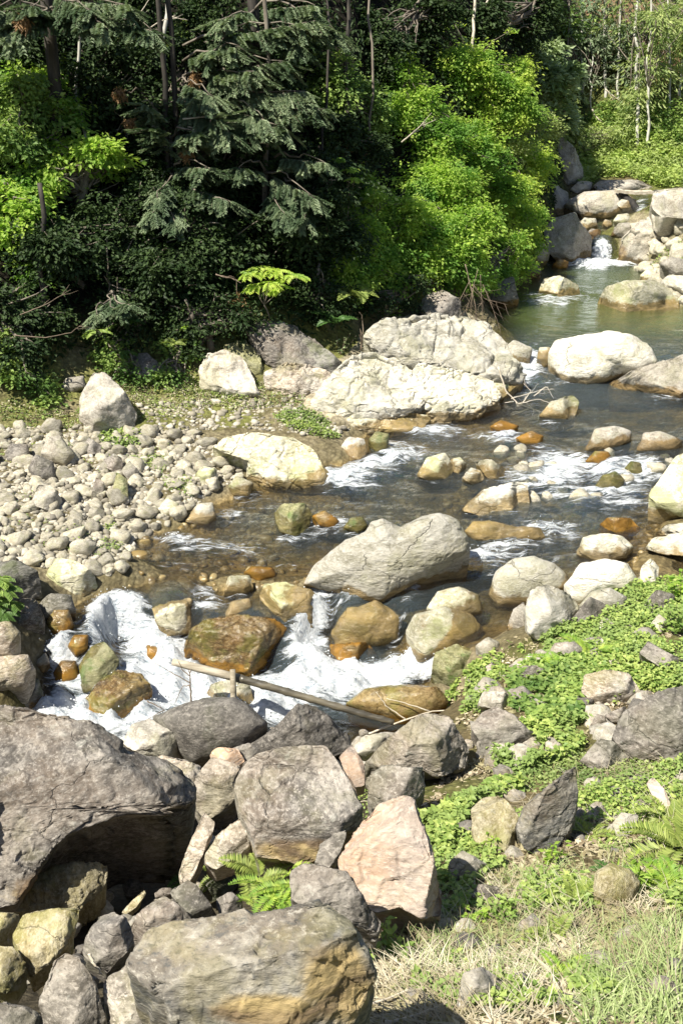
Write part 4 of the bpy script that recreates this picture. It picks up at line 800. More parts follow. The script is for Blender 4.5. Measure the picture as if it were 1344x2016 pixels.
for p in P[:34]: 
    o = place_cobble(p - np.array([0, 0, .06]), rng.uniform(.07, .16), label='wet brown cobble breaking the surface of the right riffle', group='wet cobbles of the riffle'); 
RC = pts('1215,530 1240,450 1344,420 1344,600 1290,570'); u, v = scatter(RC, 75); P = onground(u, v, HG)
for p in P: place_cobble(p, rng.uniform(.07, .24), label='pale cobble on the far right shore above the green pool', group='cobbles of the far right shore')
# ------------------------------------------------------------------ trees and shrubs
LM = {}
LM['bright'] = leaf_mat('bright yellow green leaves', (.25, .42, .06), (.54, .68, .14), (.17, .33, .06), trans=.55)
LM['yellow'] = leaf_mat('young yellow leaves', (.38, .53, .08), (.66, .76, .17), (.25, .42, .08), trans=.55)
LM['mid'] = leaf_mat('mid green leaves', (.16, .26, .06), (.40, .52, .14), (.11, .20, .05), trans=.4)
LM['dark'] = leaf_mat('shade darkened leaves', (.018, .034, .012), (.06, .10, .028), (.025, .05, .015), trans=.2, rough=.6, spec=.25)  # leaf colour lowered to stand in for the shade of the high canopy
LM['fir'] = leaf_mat('blue grey fir needles', (.13, .19, .10), (.34, .40, .24), (.09, .14, .07), trans=.25, rough=.6, spec=.3)
LM['firy'] = leaf_mat('yellowish fir foliage', (.26, .34, .10), (.52, .58, .24), (.18, .26, .08), trans=.4)
LM['greyg'] = leaf_mat('pale grey green leaves', (.24, .33, .14), (.42, .50, .28), (.18, .27, .10), trans=.3)
LM['dead'] = leaf_mat('dead brown needles', (.22, .12, .05), (.38, .24, .12), None, trans=.2)
LM['clover'] = leaf_mat('low green leaves', (.15, .25, .05), (.46, .54, .16), (.24, .33, .10), trans=.3)
LM['meadow'] = leaf_mat('sunlit meadow leaves', (.26, .38, .08), (.52, .60, .18), (.34, .42, .14), trans=.35)
LM['fern'] = leaf_mat('fern leaflets', (.17, .24, .05), (.38, .44, .12), None, trans=.35)
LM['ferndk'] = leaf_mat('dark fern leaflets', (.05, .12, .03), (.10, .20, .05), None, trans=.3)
LM['grass'] = leaf_mat('green grass blades', (.20, .28, .08), (.46, .52, .26), None, trans=.3)
LM['straw'] = leaf_mat('dry straw', (.36, .31, .21), (.72, .67, .52), (.30, .25, .16), trans=.2, rough=.7)
LM['litter'] = leaf_mat('dry leaf litter', (.16, .12, .07), (.60, .52, .38), (.26, .24, .12), trans=.1, rough=.8)
TREES = []
def rand_dirs(n, upb=.25):
    d = unit(rng.normal(0, 1, (n, 3)) + np.array([0, -.25, upb])); return d
def crown_leaves(cs, rad, nspray, nl, L, W, flat=.35, spray=.28, droop=.5, hang=.0):
    """cs crown centres (k,3), rad (k,3): sprays of leaves spread through lumpy ellipsoids; returns leaf mesh and spray tips"""
    k = len(cs); w = (rad ** 2).sum(1); pick = rng.choice(k, nspray, p=w / w.sum())
    d = rand_dirs(nspray); rr = rng.uniform(.12, 1.0, nspray) ** .5 * rng.uniform(.9, 1.22, nspray)
    rr = rr * np.where(rng.random(nspray) < .10, rng.uniform(1.15, 1.5, nspray), 1)
    lump = 1 + .6 * fbm(d * 3.0 + pick[:, None] * 7.1, 3, 71)
    tips = cs[pick] + d * rad[pick] * (rr * lump)[:, None]
    out = unit(d * np.array([1, 1, .35]) + rng.normal(0, .25, (nspray, 3))); out[:, 2] -= droop * .35; out = unit(out)
    side = unit(np.cross(out, np.array([0, 0, 1.0]))); upn = np.cross(side, out)
    s = spray * rng.uniform(.6, 1.3, nspray)
    a = rng.uniform(-1, .6, (nspray, nl)); b = rng.normal(0, .45, (nspray, nl)) * (1 - .45 * np.abs(a)); c = rng.normal(0, flat * .35, (nspray, nl))
    P = tips[:, None] + s[:, None, None] * (a[..., None] * out[:, None] + b[..., None] * side[:, None] + c[..., None] * upn[:, None])
    P[..., 2] -= (s[:, None] * (.25 * (a + 1) ** 2 * droop + hang * rng.uniform(0, 1, a.shape)))
    A = out[:, None] + side[:, None] * (np.sign(b) * .9)[..., None] + rng.normal(0, .35, P.shape); A[..., 2] -= droop * .4
    Nn = upn[:, None] * .7 + rng.normal(0, .5, P.shape) + .5 * d[:, None]
    sz = rng.uniform(.65, 1.25, P.shape[:2]).ravel()
    V, F = leaves(P.reshape(-1, 3), A.reshape(-1, 3), Nn.reshape(-1, 3), L * sz, W * sz)
    return V, F, tips
def gz(x, y): return float(ground(np.array([x]), np.array([y]))[0])
def tree(name, label, cat, mat, blobs, n=None, L=.09, W=.05, nl=34, spray=.28, bark='bark', group=None, off=.55, droop=.5, dens=1.0, trunk=.06, crown='foliage', hang=0., upto=None, flat=.35, depth=None):
    """blobs: photo (u, v, ru, rv); the crown stands just in front of the slope it grows on"""
    cs, rad = [], []
    for q in blobs:
        u, v, ru, rv = q[:4]
        D = float(hit(u, min(max(v, -200), 1500), HG)[0]) if depth is None else depth
        rm = ru * D / FPX; D = D - rm * off; cs.append(atd(u, v, D)); rad.append([ru * D / FPX, min(ru, rv) * D / FPX * .9, rv * D / FPX])
    cs, rad = np.array(cs), np.array(rad); c_, r_ = [cs], [rad * .78]
    for _ in range(3):                                       # uneven outline: smaller lobes around each mass
        d = unit(rng.normal(0, 1, cs.shape) + [0, -.3, .2]); c_.append(cs + d * rad * .85); r_.append(rad * rng.uniform(.25, .5, (len(rad), 1)))
    cs, rad = np.vstack(c_), np.vstack(r_)
    area = (rad[:, 0] * rad[:, 2] * 3.14).sum()
    ns = int(max(12, (n or area * 115 * dens / (nl / 34))))
    V, F, tips = crown_leaves(cs, rad, ns, nl, L, W, spray=spray, droop=droop, hang=hang, flat=flat)
    c0 = cs[np.argmin(cs[:, 2])] if len(cs) > 1 else cs[0]; cm_ = cs.mean(0)
    bx, by = cm_[0] + rng.uniform(-.1, .1), cm_[1] + .25 * rad[:, 1].mean()
    base = np.array([bx, by, gz(bx, by) - .05])
    t = thing(name, base, label, cat, group)
    mk(crown, V, F, LM[mat], t, smooth=False)
    top = cs[np.argmax(cs[:, 2])] + np.array([0, 0, rad[:, 2].max() * .4])
    if upto is not None: top = np.array([bx, by, upto])
    lines = [(wob(base, top, 9, .12), np.linspace(trunk, trunk * .3, 9))]
    lim = []
    for q in rng.choice(len(tips), min(len(tips), 14 + 8 * len(cs)), replace=False):
        f = rng.uniform(.15, .75); p0 = base * (1 - f) + top * f; p1 = tips[q]
        lim.append((wob(p0, p1, 6, .12), np.linspace(trunk * .3, .006, 6)))
    V, F = tubes(lines, 8); mk('trunk' if trunk > .04 else 'stem', V, F, M[bark], t)
    V, F = tubes(lim, 4); mk('branches', V, F, M[bark], t)
    return t
B = 'bushes massed on the left bank of the pool'
kw = dict(L=.07, W=.04, spray=.30, dens=1.7)
for lab, mat, bl in [
  ('tallest yellow green bush, its bright crown highest in the sunlit mass', 'yellow', [(925,150,85,70),(1000,150,60,45),(960,210,90,55)]),
  ('bright bush with feathery arching sprays at the upper left of the sunlit mass', 'bright', [(820,220,85,60),(790,150,60,35),(850,290,70,50)]),
  ('large yellow green bush in the heart of the sunlit mass', 'bright', [(920,300,110,75),(860,370,100,65),(960,370,70,50)]),
  ('yellow leaved bush leaning over the pale crag', 'yellow', [(1040,320,65,50),(1010,370,60,45)]),
  ('brownish green feathery bush behind the crag bush', 'firy', [(990,250,70,55),(1050,270,50,40)]),
  ('broad bright green bush at the left edge of the sunlit mass', 'bright', [(740,420,85,55),(700,390,50,40),(800,460,90,50),(690,450,50,50),(740,500,70,50),(700,350,35,30),(660,420,35,35)]),
  ('yellow green bush low in the sunlit mass above the perched grey block', 'bright', [(880,460,95,65),(830,520,80,50),(900,540,70,45)]),
  ('bright bush reaching out above the far shore of the pool', 'yellow', [(1000,420,65,50),(1030,470,45,40)]),
  ('deeper green bush hanging over the pool edge', 'bright', [(980,500,65,55),(935,550,60,40),(1010,520,40,35)]),
  ('deep green low bush at the bottom left of the sunlit mass', 'bright', [(700,480,60,60),(680,540,55,50),(740,550,60,45),(650,500,40,45)]),
  ]:
    tree('bush', lab, 'bush', mat, bl, group=B, trunk=.03, **kw)
tree('shrub', 'pale grey green large leaved shrub right of the tallest yellow bush', 'shrub', 'greyg', [(1060,180,75,55),(1090,230,50,45),(1040,125,45,25)], L=.16, W=.08, nl=16, spray=.3, trunk=.03, dens=.8)
tree('shrub', 'pale leaved sapling with drooping leaves in front of the dark firs', 'shrub', 'greyg', [(1055,100,60,18),(1120,90,35,25)], L=.17, W=.08, nl=12, spray=.25, trunk=.025, dens=.8)
tree('shrub', 'olive shrub above the pale crag at the edge of the meadow', 'shrub', 'firy', [(1110,260,50,45),(1170,275,50,30)], trunk=.02, dens=.8, L=.08, W=.04)
# shaded forest edge at the left
F_ = 'broadleaved trees on the dark left slope'
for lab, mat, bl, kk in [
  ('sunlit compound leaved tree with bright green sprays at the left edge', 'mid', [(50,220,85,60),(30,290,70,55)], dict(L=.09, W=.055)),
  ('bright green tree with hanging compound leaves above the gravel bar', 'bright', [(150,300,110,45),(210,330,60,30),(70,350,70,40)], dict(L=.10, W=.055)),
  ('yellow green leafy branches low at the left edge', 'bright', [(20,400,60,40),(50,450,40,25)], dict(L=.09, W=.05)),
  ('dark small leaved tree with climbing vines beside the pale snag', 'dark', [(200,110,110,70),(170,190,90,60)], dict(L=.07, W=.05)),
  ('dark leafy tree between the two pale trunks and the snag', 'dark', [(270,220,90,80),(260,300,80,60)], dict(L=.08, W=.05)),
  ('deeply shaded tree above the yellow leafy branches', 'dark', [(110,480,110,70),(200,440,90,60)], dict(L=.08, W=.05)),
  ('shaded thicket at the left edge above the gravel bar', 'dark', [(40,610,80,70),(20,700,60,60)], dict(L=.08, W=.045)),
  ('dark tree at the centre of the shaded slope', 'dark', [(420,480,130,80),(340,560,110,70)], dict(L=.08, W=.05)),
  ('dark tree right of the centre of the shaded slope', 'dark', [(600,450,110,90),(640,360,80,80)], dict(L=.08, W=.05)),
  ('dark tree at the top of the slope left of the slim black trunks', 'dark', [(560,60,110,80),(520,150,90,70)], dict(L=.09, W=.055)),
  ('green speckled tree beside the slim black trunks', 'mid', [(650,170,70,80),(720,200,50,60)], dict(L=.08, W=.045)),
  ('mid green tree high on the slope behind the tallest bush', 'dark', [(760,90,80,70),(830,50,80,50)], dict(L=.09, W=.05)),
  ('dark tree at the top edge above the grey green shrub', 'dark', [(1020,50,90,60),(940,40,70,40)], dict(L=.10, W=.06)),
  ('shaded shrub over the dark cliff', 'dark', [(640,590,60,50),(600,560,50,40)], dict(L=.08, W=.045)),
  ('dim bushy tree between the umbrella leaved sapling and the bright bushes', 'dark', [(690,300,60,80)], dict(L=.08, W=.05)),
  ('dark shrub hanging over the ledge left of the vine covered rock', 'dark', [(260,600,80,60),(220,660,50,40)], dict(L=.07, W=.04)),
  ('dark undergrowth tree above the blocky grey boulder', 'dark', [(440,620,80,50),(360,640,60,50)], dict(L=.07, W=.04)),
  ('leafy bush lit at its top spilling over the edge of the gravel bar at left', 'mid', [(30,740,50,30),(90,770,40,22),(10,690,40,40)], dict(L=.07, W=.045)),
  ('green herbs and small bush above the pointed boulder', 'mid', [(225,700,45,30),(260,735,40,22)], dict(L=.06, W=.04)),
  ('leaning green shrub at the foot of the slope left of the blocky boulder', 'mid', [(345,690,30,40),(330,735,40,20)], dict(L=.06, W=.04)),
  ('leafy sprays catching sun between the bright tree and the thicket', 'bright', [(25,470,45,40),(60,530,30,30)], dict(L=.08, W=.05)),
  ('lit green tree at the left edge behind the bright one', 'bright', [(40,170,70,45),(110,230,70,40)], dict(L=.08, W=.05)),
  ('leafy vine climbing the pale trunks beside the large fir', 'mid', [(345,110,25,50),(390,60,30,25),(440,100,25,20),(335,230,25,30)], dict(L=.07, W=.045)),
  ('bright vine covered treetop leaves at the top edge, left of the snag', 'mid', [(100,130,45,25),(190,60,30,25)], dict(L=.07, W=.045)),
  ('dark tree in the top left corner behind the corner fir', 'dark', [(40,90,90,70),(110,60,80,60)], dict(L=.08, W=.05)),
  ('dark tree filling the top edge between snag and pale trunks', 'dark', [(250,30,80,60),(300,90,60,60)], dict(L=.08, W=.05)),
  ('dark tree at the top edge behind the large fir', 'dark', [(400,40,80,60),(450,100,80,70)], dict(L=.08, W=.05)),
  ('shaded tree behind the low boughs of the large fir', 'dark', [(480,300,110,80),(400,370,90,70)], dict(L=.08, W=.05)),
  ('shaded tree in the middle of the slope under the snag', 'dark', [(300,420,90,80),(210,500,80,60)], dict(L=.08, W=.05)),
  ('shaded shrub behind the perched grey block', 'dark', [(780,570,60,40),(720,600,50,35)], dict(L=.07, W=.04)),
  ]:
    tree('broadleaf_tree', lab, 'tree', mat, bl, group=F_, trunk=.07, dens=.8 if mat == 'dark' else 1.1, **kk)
# firs with drooping boughs of flat needles
def fir(label, boughs, trunkpt, group='firs on the left slope', mat='fir', tr=.11, bark='bark', off=.9, topz=None, lk=1.0, name='fir_tree', nscale=1.0):
    """boughs: photo (u0,v0,u1,v1,width px): from trunk to tip"""
    D = float(hit(trunkpt[0], trunkpt[1], HG)[0]); b = atd(trunkpt[0], trunkpt[1], D); base = np.array([b[0], b[1], gz(b[0], b[1]) - .05])
    t = thing(name, base, label, 'fir tree', group)
    LV, LF, o_, lim = [], [], 0, []
    for (u0, v0, u1, v1, wd) in boughs:
        Dm = D - off; s = Dm / FPX
        p0 = atd(u0, v0, Dm + .35); p1 = atd(u1, v1, Dm - .25)
        c = wob(p0, p1, 9, .10, -.10); lim.append((c, np.linspace(.022, .006, 9)))
        ln = np.linalg.norm(p1 - p0); w = wd * s
        nb = int(40 * nscale * max(.5, ln)); f = rng.uniform(.15, 1, nb); ax = unit(p1 - p0); sd = unit(np.cross(ax, [0, 0, 1.])); sgn = rng.choice([-1, 1], nb)
        st = p0 + (p1 - p0) * f[:, None]; 
        bd = unit(ax * .75 + sd * sgn[:, None] * rng.uniform(.2, 1.1, nb)[:, None] + rng.normal(0, .2, (nb, 3)) + np.array([0, -.3, -.6])); bl = w * rng.uniform(.5, 1.1, nb) * 1.1
        for q in range(nb):
            lim.append((np.array([st[q], st[q] + bd[q] * bl[q] * .6 + [0, 0, -.01], st[q] + bd[q] * bl[q] + [0, 0, -.05 * bl[q]]]), np.array([.006, .004, .003])))
        m_ = int(80 * lk); g = np.linspace(.05, 1.02, m_)[None].repeat(nb, 0); P = st[:, None] + bd[:, None] * (bl[:, None] * g)[..., None]; P[..., 2] -= .05 * bl[:, None] * g ** 2
        e1 = unit(np.cross(bd, [0, 0, 1.])); e2 = np.cross(e1, bd); an = rng.uniform(0, 6.28, g.shape)
        rad_ = np.cos(an)[..., None] * e1[:, None] * 1.0 + np.abs(np.sin(an))[..., None] * e2[:, None] * .45
        A = rad_ + bd[:, None] * .8; Nn = np.cross(rad_, bd[:, None]) * .2 + e2[:, None]
        V, F = leaves(P.reshape(-1, 3), A.reshape(-1, 3), Nn.reshape(-1, 3), .085 / lk ** .3, .024, .15)
        LV.append(V); LF.append(F + o_); o_ += len(V)
    mk('foliage', np.vstack(LV), np.vstack(LF), LM[mat], t, smooth=False)
    top = np.array([base[0], base[1] + .2, topz or (base[2] + 6)])
    V, F = tubes([(wob(base, top, 10, .1), np.linspace(tr, tr * .5, 10))], 10); mk('trunk', V, F, M[bark], t)
    V, F = tubes(lim, 4); mk('branches', V, F, M['bark'], t)
    return t
fir('large blue grey fir with layered boughs reaching right over the dark slope',
    [(360,150,560,120,60),(360,190,600,180,60),(355,230,640,215,55),(355,250,560,250,50),(350,200,450,260,50),(360,120,470,90,50),(355,300,430,230,50),(360,90,620,40,55),(350,160,420,190,55),(420,210,520,235,50),(400,150,500,140,60)], (357,420), bark='bark_dark', tr=.05)
fir('fir with a low hanging bough tipped by pale needles, centre left',
    [(340,360,450,395,45),(330,380,300,420,40),(345,330,410,330,45),(330,300,300,250,45),(340,270,390,260,45),(335,370,345,440,36),(320,240,280,200,45),(335,340,310,390,40)], (330,430), bark='bark_dark', tr=.05)
fir('fir whose dense boughs fill the top left corner',
    [(120,30,-20,20,60),(120,30,200,45,60),(120,10,20,70,55),(110,0,250,10,60),(120,40,60,10,60),(120,20,300,60,50),(100,-10,180,20,60),(60,20,-20,80,55)], (125,330), off=1.3, bark='bark_dark')
fir('young fir with dim boughs above the dark cliff',
    [(520,340,620,390,50),(520,340,470,330,45),(560,350,600,430,45),(540,310,640,320,45),(530,380,560,420,40)], (525,460), tr=.05, topz=8)
fir('shaded fir at the top edge right of the pale trunks',
    [(500,20,620,10,55),(500,20,430,40,50),(520,0,660,60,50),(510,50,590,90,50),(480,60,420,100,50)], (500,300), off=1.2, bark='bark_dark')
fir('small drooping fir sapling on the ledge by the gravel bar', [(225,590,190,620,30),(225,590,255,600,30),(225,575,235,610,28)], (222,660), tr=.02, topz=None and 0 or 3.6)
# slim firs and bamboo behind the meadow
def slim(label, u, vb, vt, wpx, crowns, mat='firy', bark='barkpale', lean=0, group='slim firs behind the meadow'):
    D = float(hit(u, vb, HG)[0]); b = atd(u, vb, D); tp = atd(u + lean, vt, D)
    base = np.array([b[0], b[1], b[2] - .1]); t = thing('slim_fir', base, label, 'fir tree', group)
    w = .72 * wpx * D / FPX / 2; c = wob(base, tp, 12, .12); V, F = tubes([(c, np.linspace(w, w * .55, 12))], 8); mk('trunk', V, F, M[bark], t)
    cs, rad = [], []
    for (cu, cv, ru, rv) in crowns: cs.append(atd(cu, cv, D + .15)); rad.append([ru * D / FPX, ru * D / FPX * .8, rv * D / FPX])
    cs, rad = np.array(cs), np.array(rad); area = (rad[:, 0] * rad[:, 2] * 3.14).sum()
    V, F, tips = crown_leaves(cs, rad, int(area * 7) + 8, 46, .15, .05, flat=.15, spray=.55, droop=.9)
    mk('foliage', V, F, LM[mat], t, smooth=False)
    lim = [(wob(c[rng.integers(4, 12)], tips[q], 5, .08), np.linspace(.02, .006, 5)) for q in rng.choice(len(tips), 14)]
    V, F = tubes(lim, 4); mk('branches', V, F, M['bark'], t)
for a in [('slim pale trunked fir leftmost behind the meadow', 1150, 195, -60, 8, [(1130,60,45,40),(1160,10,50,40),(1110,110,40,30)], 'fir'),
          ('pale trunked fir rising right of the bare soil patch', 1190, 200, -60, 9, [(1200,40,50,30),(1180,90,40,30),(1210,-20,60,40)], 'fir'),
          ('fir with a grey trunk and dark layered boughs behind the meadow middle', 1222, 205, -60, 7, [(1230,120,45,30),(1240,60,45,35),(1220,160,35,20)], 'fir'),
          ('fir with a thick white trunk base standing on the meadow edge', 1257, 298, -60, 11, [(1260,180,55,25),(1240,230,35,20),(1275,120,45,30),(1250,0,60,40)], 'firy'),
          ('fir with a green tinted trunk beside the white trunk base', 1276, 304, -60, 8, [(1290,90,50,30),(1300,40,55,30),(1280,150,45,25)], 'firy'),
          ('slim fir with yellowish foliage near the top right corner', 1312, 235, -60, 8, [(1320,20,60,30),(1335,90,40,30),(1310,140,35,20)], 'firy'),
          ('slim leaning fir at the right edge behind the meadow', 1338, 200, -60, 8, [(1345,150,40,40),(1370,60,60,50)], 'firy', 'barkpale', 20),
          ('fir with dark foliage left of the bare soil patch', 1118, 215, -60, 8, [(1125,150,45,35),(1100,60,45,40)], 'fir', 'bark'),
          ('crooked pale stem in front of the bare soil patch', 1164, 215, 60, 5, [(1160,80,35,30)], 'fir')]:
    slim(*a)
for lab, mat, bl in [('dark tree filling the gap behind the leftmost slim fir', 'mid', [(1080,20,80,70),(1150,90,60,60)]),
                     ('dark tree behind the slim firs in the middle', 'firy', [(1215,130,60,60),(1260,60,70,60)]),
                     ('dark tree behind the firs at the right edge', 'firy', [(1330,100,60,70),(1310,10,70,50)])]:
    tree('broadleaf_tree', lab, 'tree', mat, bl, group='dark trees behind the slim firs', trunk=.08, dens=.2, L=.13, W=.07, spray=.45, off=-.3)
# bare trunks seen against the dark slope
def snag(label, u0, v0, u1, v1, wpx, mat, off=.6, name='bare_tree', cat='tree'):
    D = float(hit(u0, v0, HG)[0]) - off; p0 = atd(u0, v0, D); p1 = atd(u1, v1, D); p0[2] = min(p0[2], gz(p0[0], p0[1]) - .05) if name == 'bare_tree' else p0[2]
    V, F = tubes([(wob(p0, p1, 10, .10), np.linspace(wpx, wpx * .7, 10) * D / FPX / 2)], 8)
    tag(mk(name, V, F, M[mat], loc=p0), label, cat)
snag('slim pale lichen covered trunk left of its thicker twin, upper left', 330, 190, 328, -60, 11, 'barkpale', 1.0)
snag('short broken pale snag among the vines, upper left', 156, 210, 160, 40, 8, 'barkpale', .7)
snag('straight black trunk rising between the fir and the bushes', 684, 230, 682, -60, 11, 'bark_dark', .8)
snag('thin black trunk left of the straight black one', 632, 260, 640, -60, 6, 'bark_dark', .8)
snag('thin grey trunk right of the straight black one', 722, 260, 728, -60, 6, 'bark', .8)
snag('forked bare stem behind the tallest yellow green bush', 925, 110, 935, -40, 7, 'stick', .25)
snag('bare stem leaning right beside the forked one', 945, 100, 965, -40, 5, 'stick', .25)
snag('dark low trunk under the bright hanging tree', 80, 480, 78, 360, 14, 'bark_dark', .9)
# umbrella leaved sapling
def compound(label, spots, name, mat, L=.2, W=.07, off=.8, stem=None, group=None, nleaf=6, ll=.34):
    D = float(hit(spots[0][0], spots[0][1], HG)[0]) - off
    P0 = np.array([atd(u, v, D + rng.uniform(-.15, .15)) for u, v in spots]); c = P0.mean(0); base = np.array([c[0], c[1] + .1, gz(c[0], c[1] + .1)])
    t = thing(name, base, label, 'sapling', group); LV, LF, o_, ln = [], [], 0, []
    fork = c * .75 + base * .25 if stem is None else atd(stem[0], stem[1], D)
    ln.append((wob(base, fork, 6, .05), np.linspace(.016, .01, 6)))
    for p in P0:
        ln.append((wob(fork, p, 5, .03), np.linspace(.008, .004, 5)))
        for k in range(nleaf):
            a = rng.uniform(0, 6.28); dr = unit(np.array([math.cos(a), math.sin(a), .1])); g = np.linspace(.2, 1, 8)
            ax = p + dr * (g * ll)[:, None]; ax[:, 2] -= .35 * ll * g ** 2; s = np.cross(dr, [0, 0, 1.])
            for sg in (-1, 1):
                A = s * sg + dr * .55 + np.array([0, 0, -.45]); V, F = leaves(ax, np.tile(A, (8, 1)), np.tile([0, 0, 1.], (8, 1)) + rng.normal(0, .2, (8, 3)), L * .6, W * .6)
                LV.append(V); LF.append(F + o_); o_ += len(V)
    mk('foliage', np.vstack(LV), np.vstack(LF), LM[mat], t, smooth=False); V, F = tubes(ln, 5); mk('stem', V, F, M['bark'], t)
compound('bright umbrella of compound leaves standing alone against the dark slope', [(490,535),(515,525),(545,530),(575,540),(530,555),(505,560),(555,565)], 'sapling', 'yellow', L=.16, W=.07, stem=(520,600), ll=.24, nleaf=7)
compound('small sapling with pale leaves hanging beside the blocky grey boulder', [(372,640),(375,670),(378,700)], 'sapling', 'bright', L=.11, W=.07, off=.3, ll=.12)
compound('green leafy sapling on the ledge left of the gravel bar top', [(215,660),(200,690),(235,640),(190,650),(240,690)], 'sapling', 'mid', L=.13, W=.07, off=.4, ll=.2)
compound('dark glossy plant on the left edge beside the foam', [(10,1160),(15,1185),(-5,1140),(5,1205),(-15,1180)], 'sapling', 'mid', L=.12, W=.07, off=.5, ll=.14, nleaf=8)
compound('yellow green sprig rising against the dark at the left edge of the bushes', [(672,310),(690,330),(700,350)], 'sapling', 'bright', L=.12, W=.06, off=1.4, ll=.16)
def clump(label, u, v, rpx, mat, name='brown_frond_cluster', cat='dead foliage', off=1.0, n=160, L=.10, W=.02, hang=.8):
    D = float(hit(u, v, HG)[0]) - off; c = atd(u, v, D); r = rpx * D / FPX
    P = c + rng.normal(0, .4, (n, 3)) * r; A = rng.normal(0, .5, (n, 3)) + np.array([0, 0, -hang]); V, F = leaves(P, A, rng.normal(0, 1, (n, 3)), L, W)
    tag(mk(name, V, F, LM[mat], loc=c, smooth=False), label, cat)
clump('dead orange brown fir sprig hanging in the dark, upper left', 237, 186, 16, 'dead')
clump('dead tan fir sprig hanging below the top left boughs', 44, 45, 18, 'dead', off=1.8)
clump('faded brown fir sprig left of the low hanging bough', 257, 243, 12, 'dead')
clump('pale brown withered sprig in the right boughs of the large fir', 385, 155, 14, 'dead', off=1.4)
clump('small ochre dry sprig under the large fir', 368, 300, 14, 'dead', off=1.2)
clump('rusty dead fronds draped over the cliff top', 465, 600, 26, 'dead', off=.4, n=240)
# undergrowth of the dark slope: nobody could count it
n = 60000; x = rng.uniform(-9, 8, n); y = np.interp(x, toe[:, 0], toe[:, 1]) + rng.uniform(-.1, 1, n) ** 1.2 * 9 + .15; ok = x < 7
P = np.stack([x, y, ground(x, y)], 1)[ok]; P[:, 2] += rng.uniform(0, .35, len(P)) * (1 + vnoise(P * .9))
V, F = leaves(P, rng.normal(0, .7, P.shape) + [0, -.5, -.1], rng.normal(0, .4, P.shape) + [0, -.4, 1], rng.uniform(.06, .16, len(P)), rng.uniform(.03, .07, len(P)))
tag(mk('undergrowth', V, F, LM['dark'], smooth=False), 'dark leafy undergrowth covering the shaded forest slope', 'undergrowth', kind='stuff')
# ------------------------------------------------------------------ ground cover
def cover(polys, n, L, W, mat, name, label, cat, h=.06, upn=1.0, keep=None, lay=.3):
    Ps = []
    for poly, share in polys:
        pl = pts(poly) if isinstance(poly, str) else poly
        u, v = scatter(pl, int(n * share)); Ps.append(onground(u, v, HG))
    P = np.vstack(Ps); cl = fbm(P * 1.6, 3, 81) + .5 * fbm(P * 6, 2, 83)
    if keep is not None: k = cl > keep; P = P[k]; cl = cl[k]
    P[:, 2] += rng.uniform(0, 1, len(P)) * h * (1 + cl)
    V, F = leaves(P, rng.normal(0, 1, P.shape) * [1, 1, lay], rng.normal(0, .35, P.shape) + [0, 0, upn], rng.uniform(.6, 1.25, len(P)) * L, rng.uniform(.6, 1.25, len(P)) * W)
    return tag(mk(name, V, F, LM[mat], smooth=False), label, cat, kind='stuff')
CL = [('860,1400 930,1310 1000,1260 1120,1240 1180,1180 1250,1150 1344,1150 1344,1400 1270,1370 1180,1440 1120,1500 1040,1520 900,1560 830,1600 860,1540 960,1490 900,1420 930,1370', .72),
      ('810,1560 900,1520 1000,1520 1030,1560 940,1590 900,1640 880,1690 840,1660 815,1600', .28)]
cover(CL, 50000, .042, .036, 'clover', 'ground_cover', 'low carpet of small round green leaves covering the right bank', 'ground cover', h=.10, keep=.07)
cover([('1000,1330 1100,1290 1200,1330 1150,1420 1050,1440 1000,1400', 1)], 4200, .06, .045, 'mid', 'ground_cover', 'darker and larger leaves mixed into the carpet on the right bank', 'ground cover', h=.10, keep=-.1)
cover([('535,822 600,812 650,835 672,862 640,866 570,850', 1)], 2600, .035, .03, 'clover', 'leafy_patch', 'bright green leafy patch on the gravel beside the long white outcrop', 'ground cover', h=.10)
cover([('190,868 230,845 275,858 285,882 230,890', 1)], 700, .05, .04, 'clover', 'leafy_patch', 'green leafy patch at the foot of the pointed standing boulder', 'ground cover', h=.10)
cover([('0,800 150,770 300,760 420,780 600,780 600,800 300,830 150,850 0,850', .6), ('280,720 420,740 560,760 480,790 300,770', .4)], 9000, .045, .018, 'clover', 'weeds', 'thin weeds and moss along the top of the gravel bar', 'weeds', h=.08, keep=-.12)
cover([('0,800 150,770 300,760 420,780 600,780 600,800 300,830 150,850 0,850', .6), ('200,740 420,740 560,760 480,790 300,770', .4)], 7000, .06, .015, 'straw', 'dry_weeds', 'dry stems and leaves along the top of the gravel bar', 'dry weeds', h=.07, keep=-.1)
cover([('225,985 260,1010 240,1090 190,1100', .2), ('330,940 400,930 380,990 300,960', .15), ('250,905 330,900 330,940', .15), ('0,850 280,850 420,900 380,980 200,1100 0,1080', .5)], 3600, .04, .02, 'clover', 'weeds', 'small tufts of weeds growing between the cobbles', 'weeds', h=.06, keep=.1)
cover([('740,1820 880,1640 1050,1600 1344,1500 1344,1960 1000,2000 760,1980', 1)], 26000, .035, .026, 'clover', 'ground_cover', 'scattered small green herbs among the litter of the near bank', 'ground cover', h=.07, keep=.16)
cover([('1140,250 1200,240 1344,300 1344,372 1290,372 1240,352 1180,352 1140,380', 1)], 16000, .12, .06, 'meadow', 'meadow', 'sunlit leafy meadow below the slim firs', 'meadow', h=.30, upn=.7, keep=-.5)
cover([('1180,215 1344,230 1344,300 1140,260', 1)], 3600, .12, .06, 'mid', 'meadow_edge', 'darker plants along the foot of the slim firs', 'plants', h=.4, upn=.7, keep=-.4)
cover([('1320,480 1344,470 1344,560 1300,560 1260,550', 1)], 700, .06, .04, 'clover', 'weeds', 'weeds between the stones right of the green pool', 'weeds', h=.1, keep=-.1)
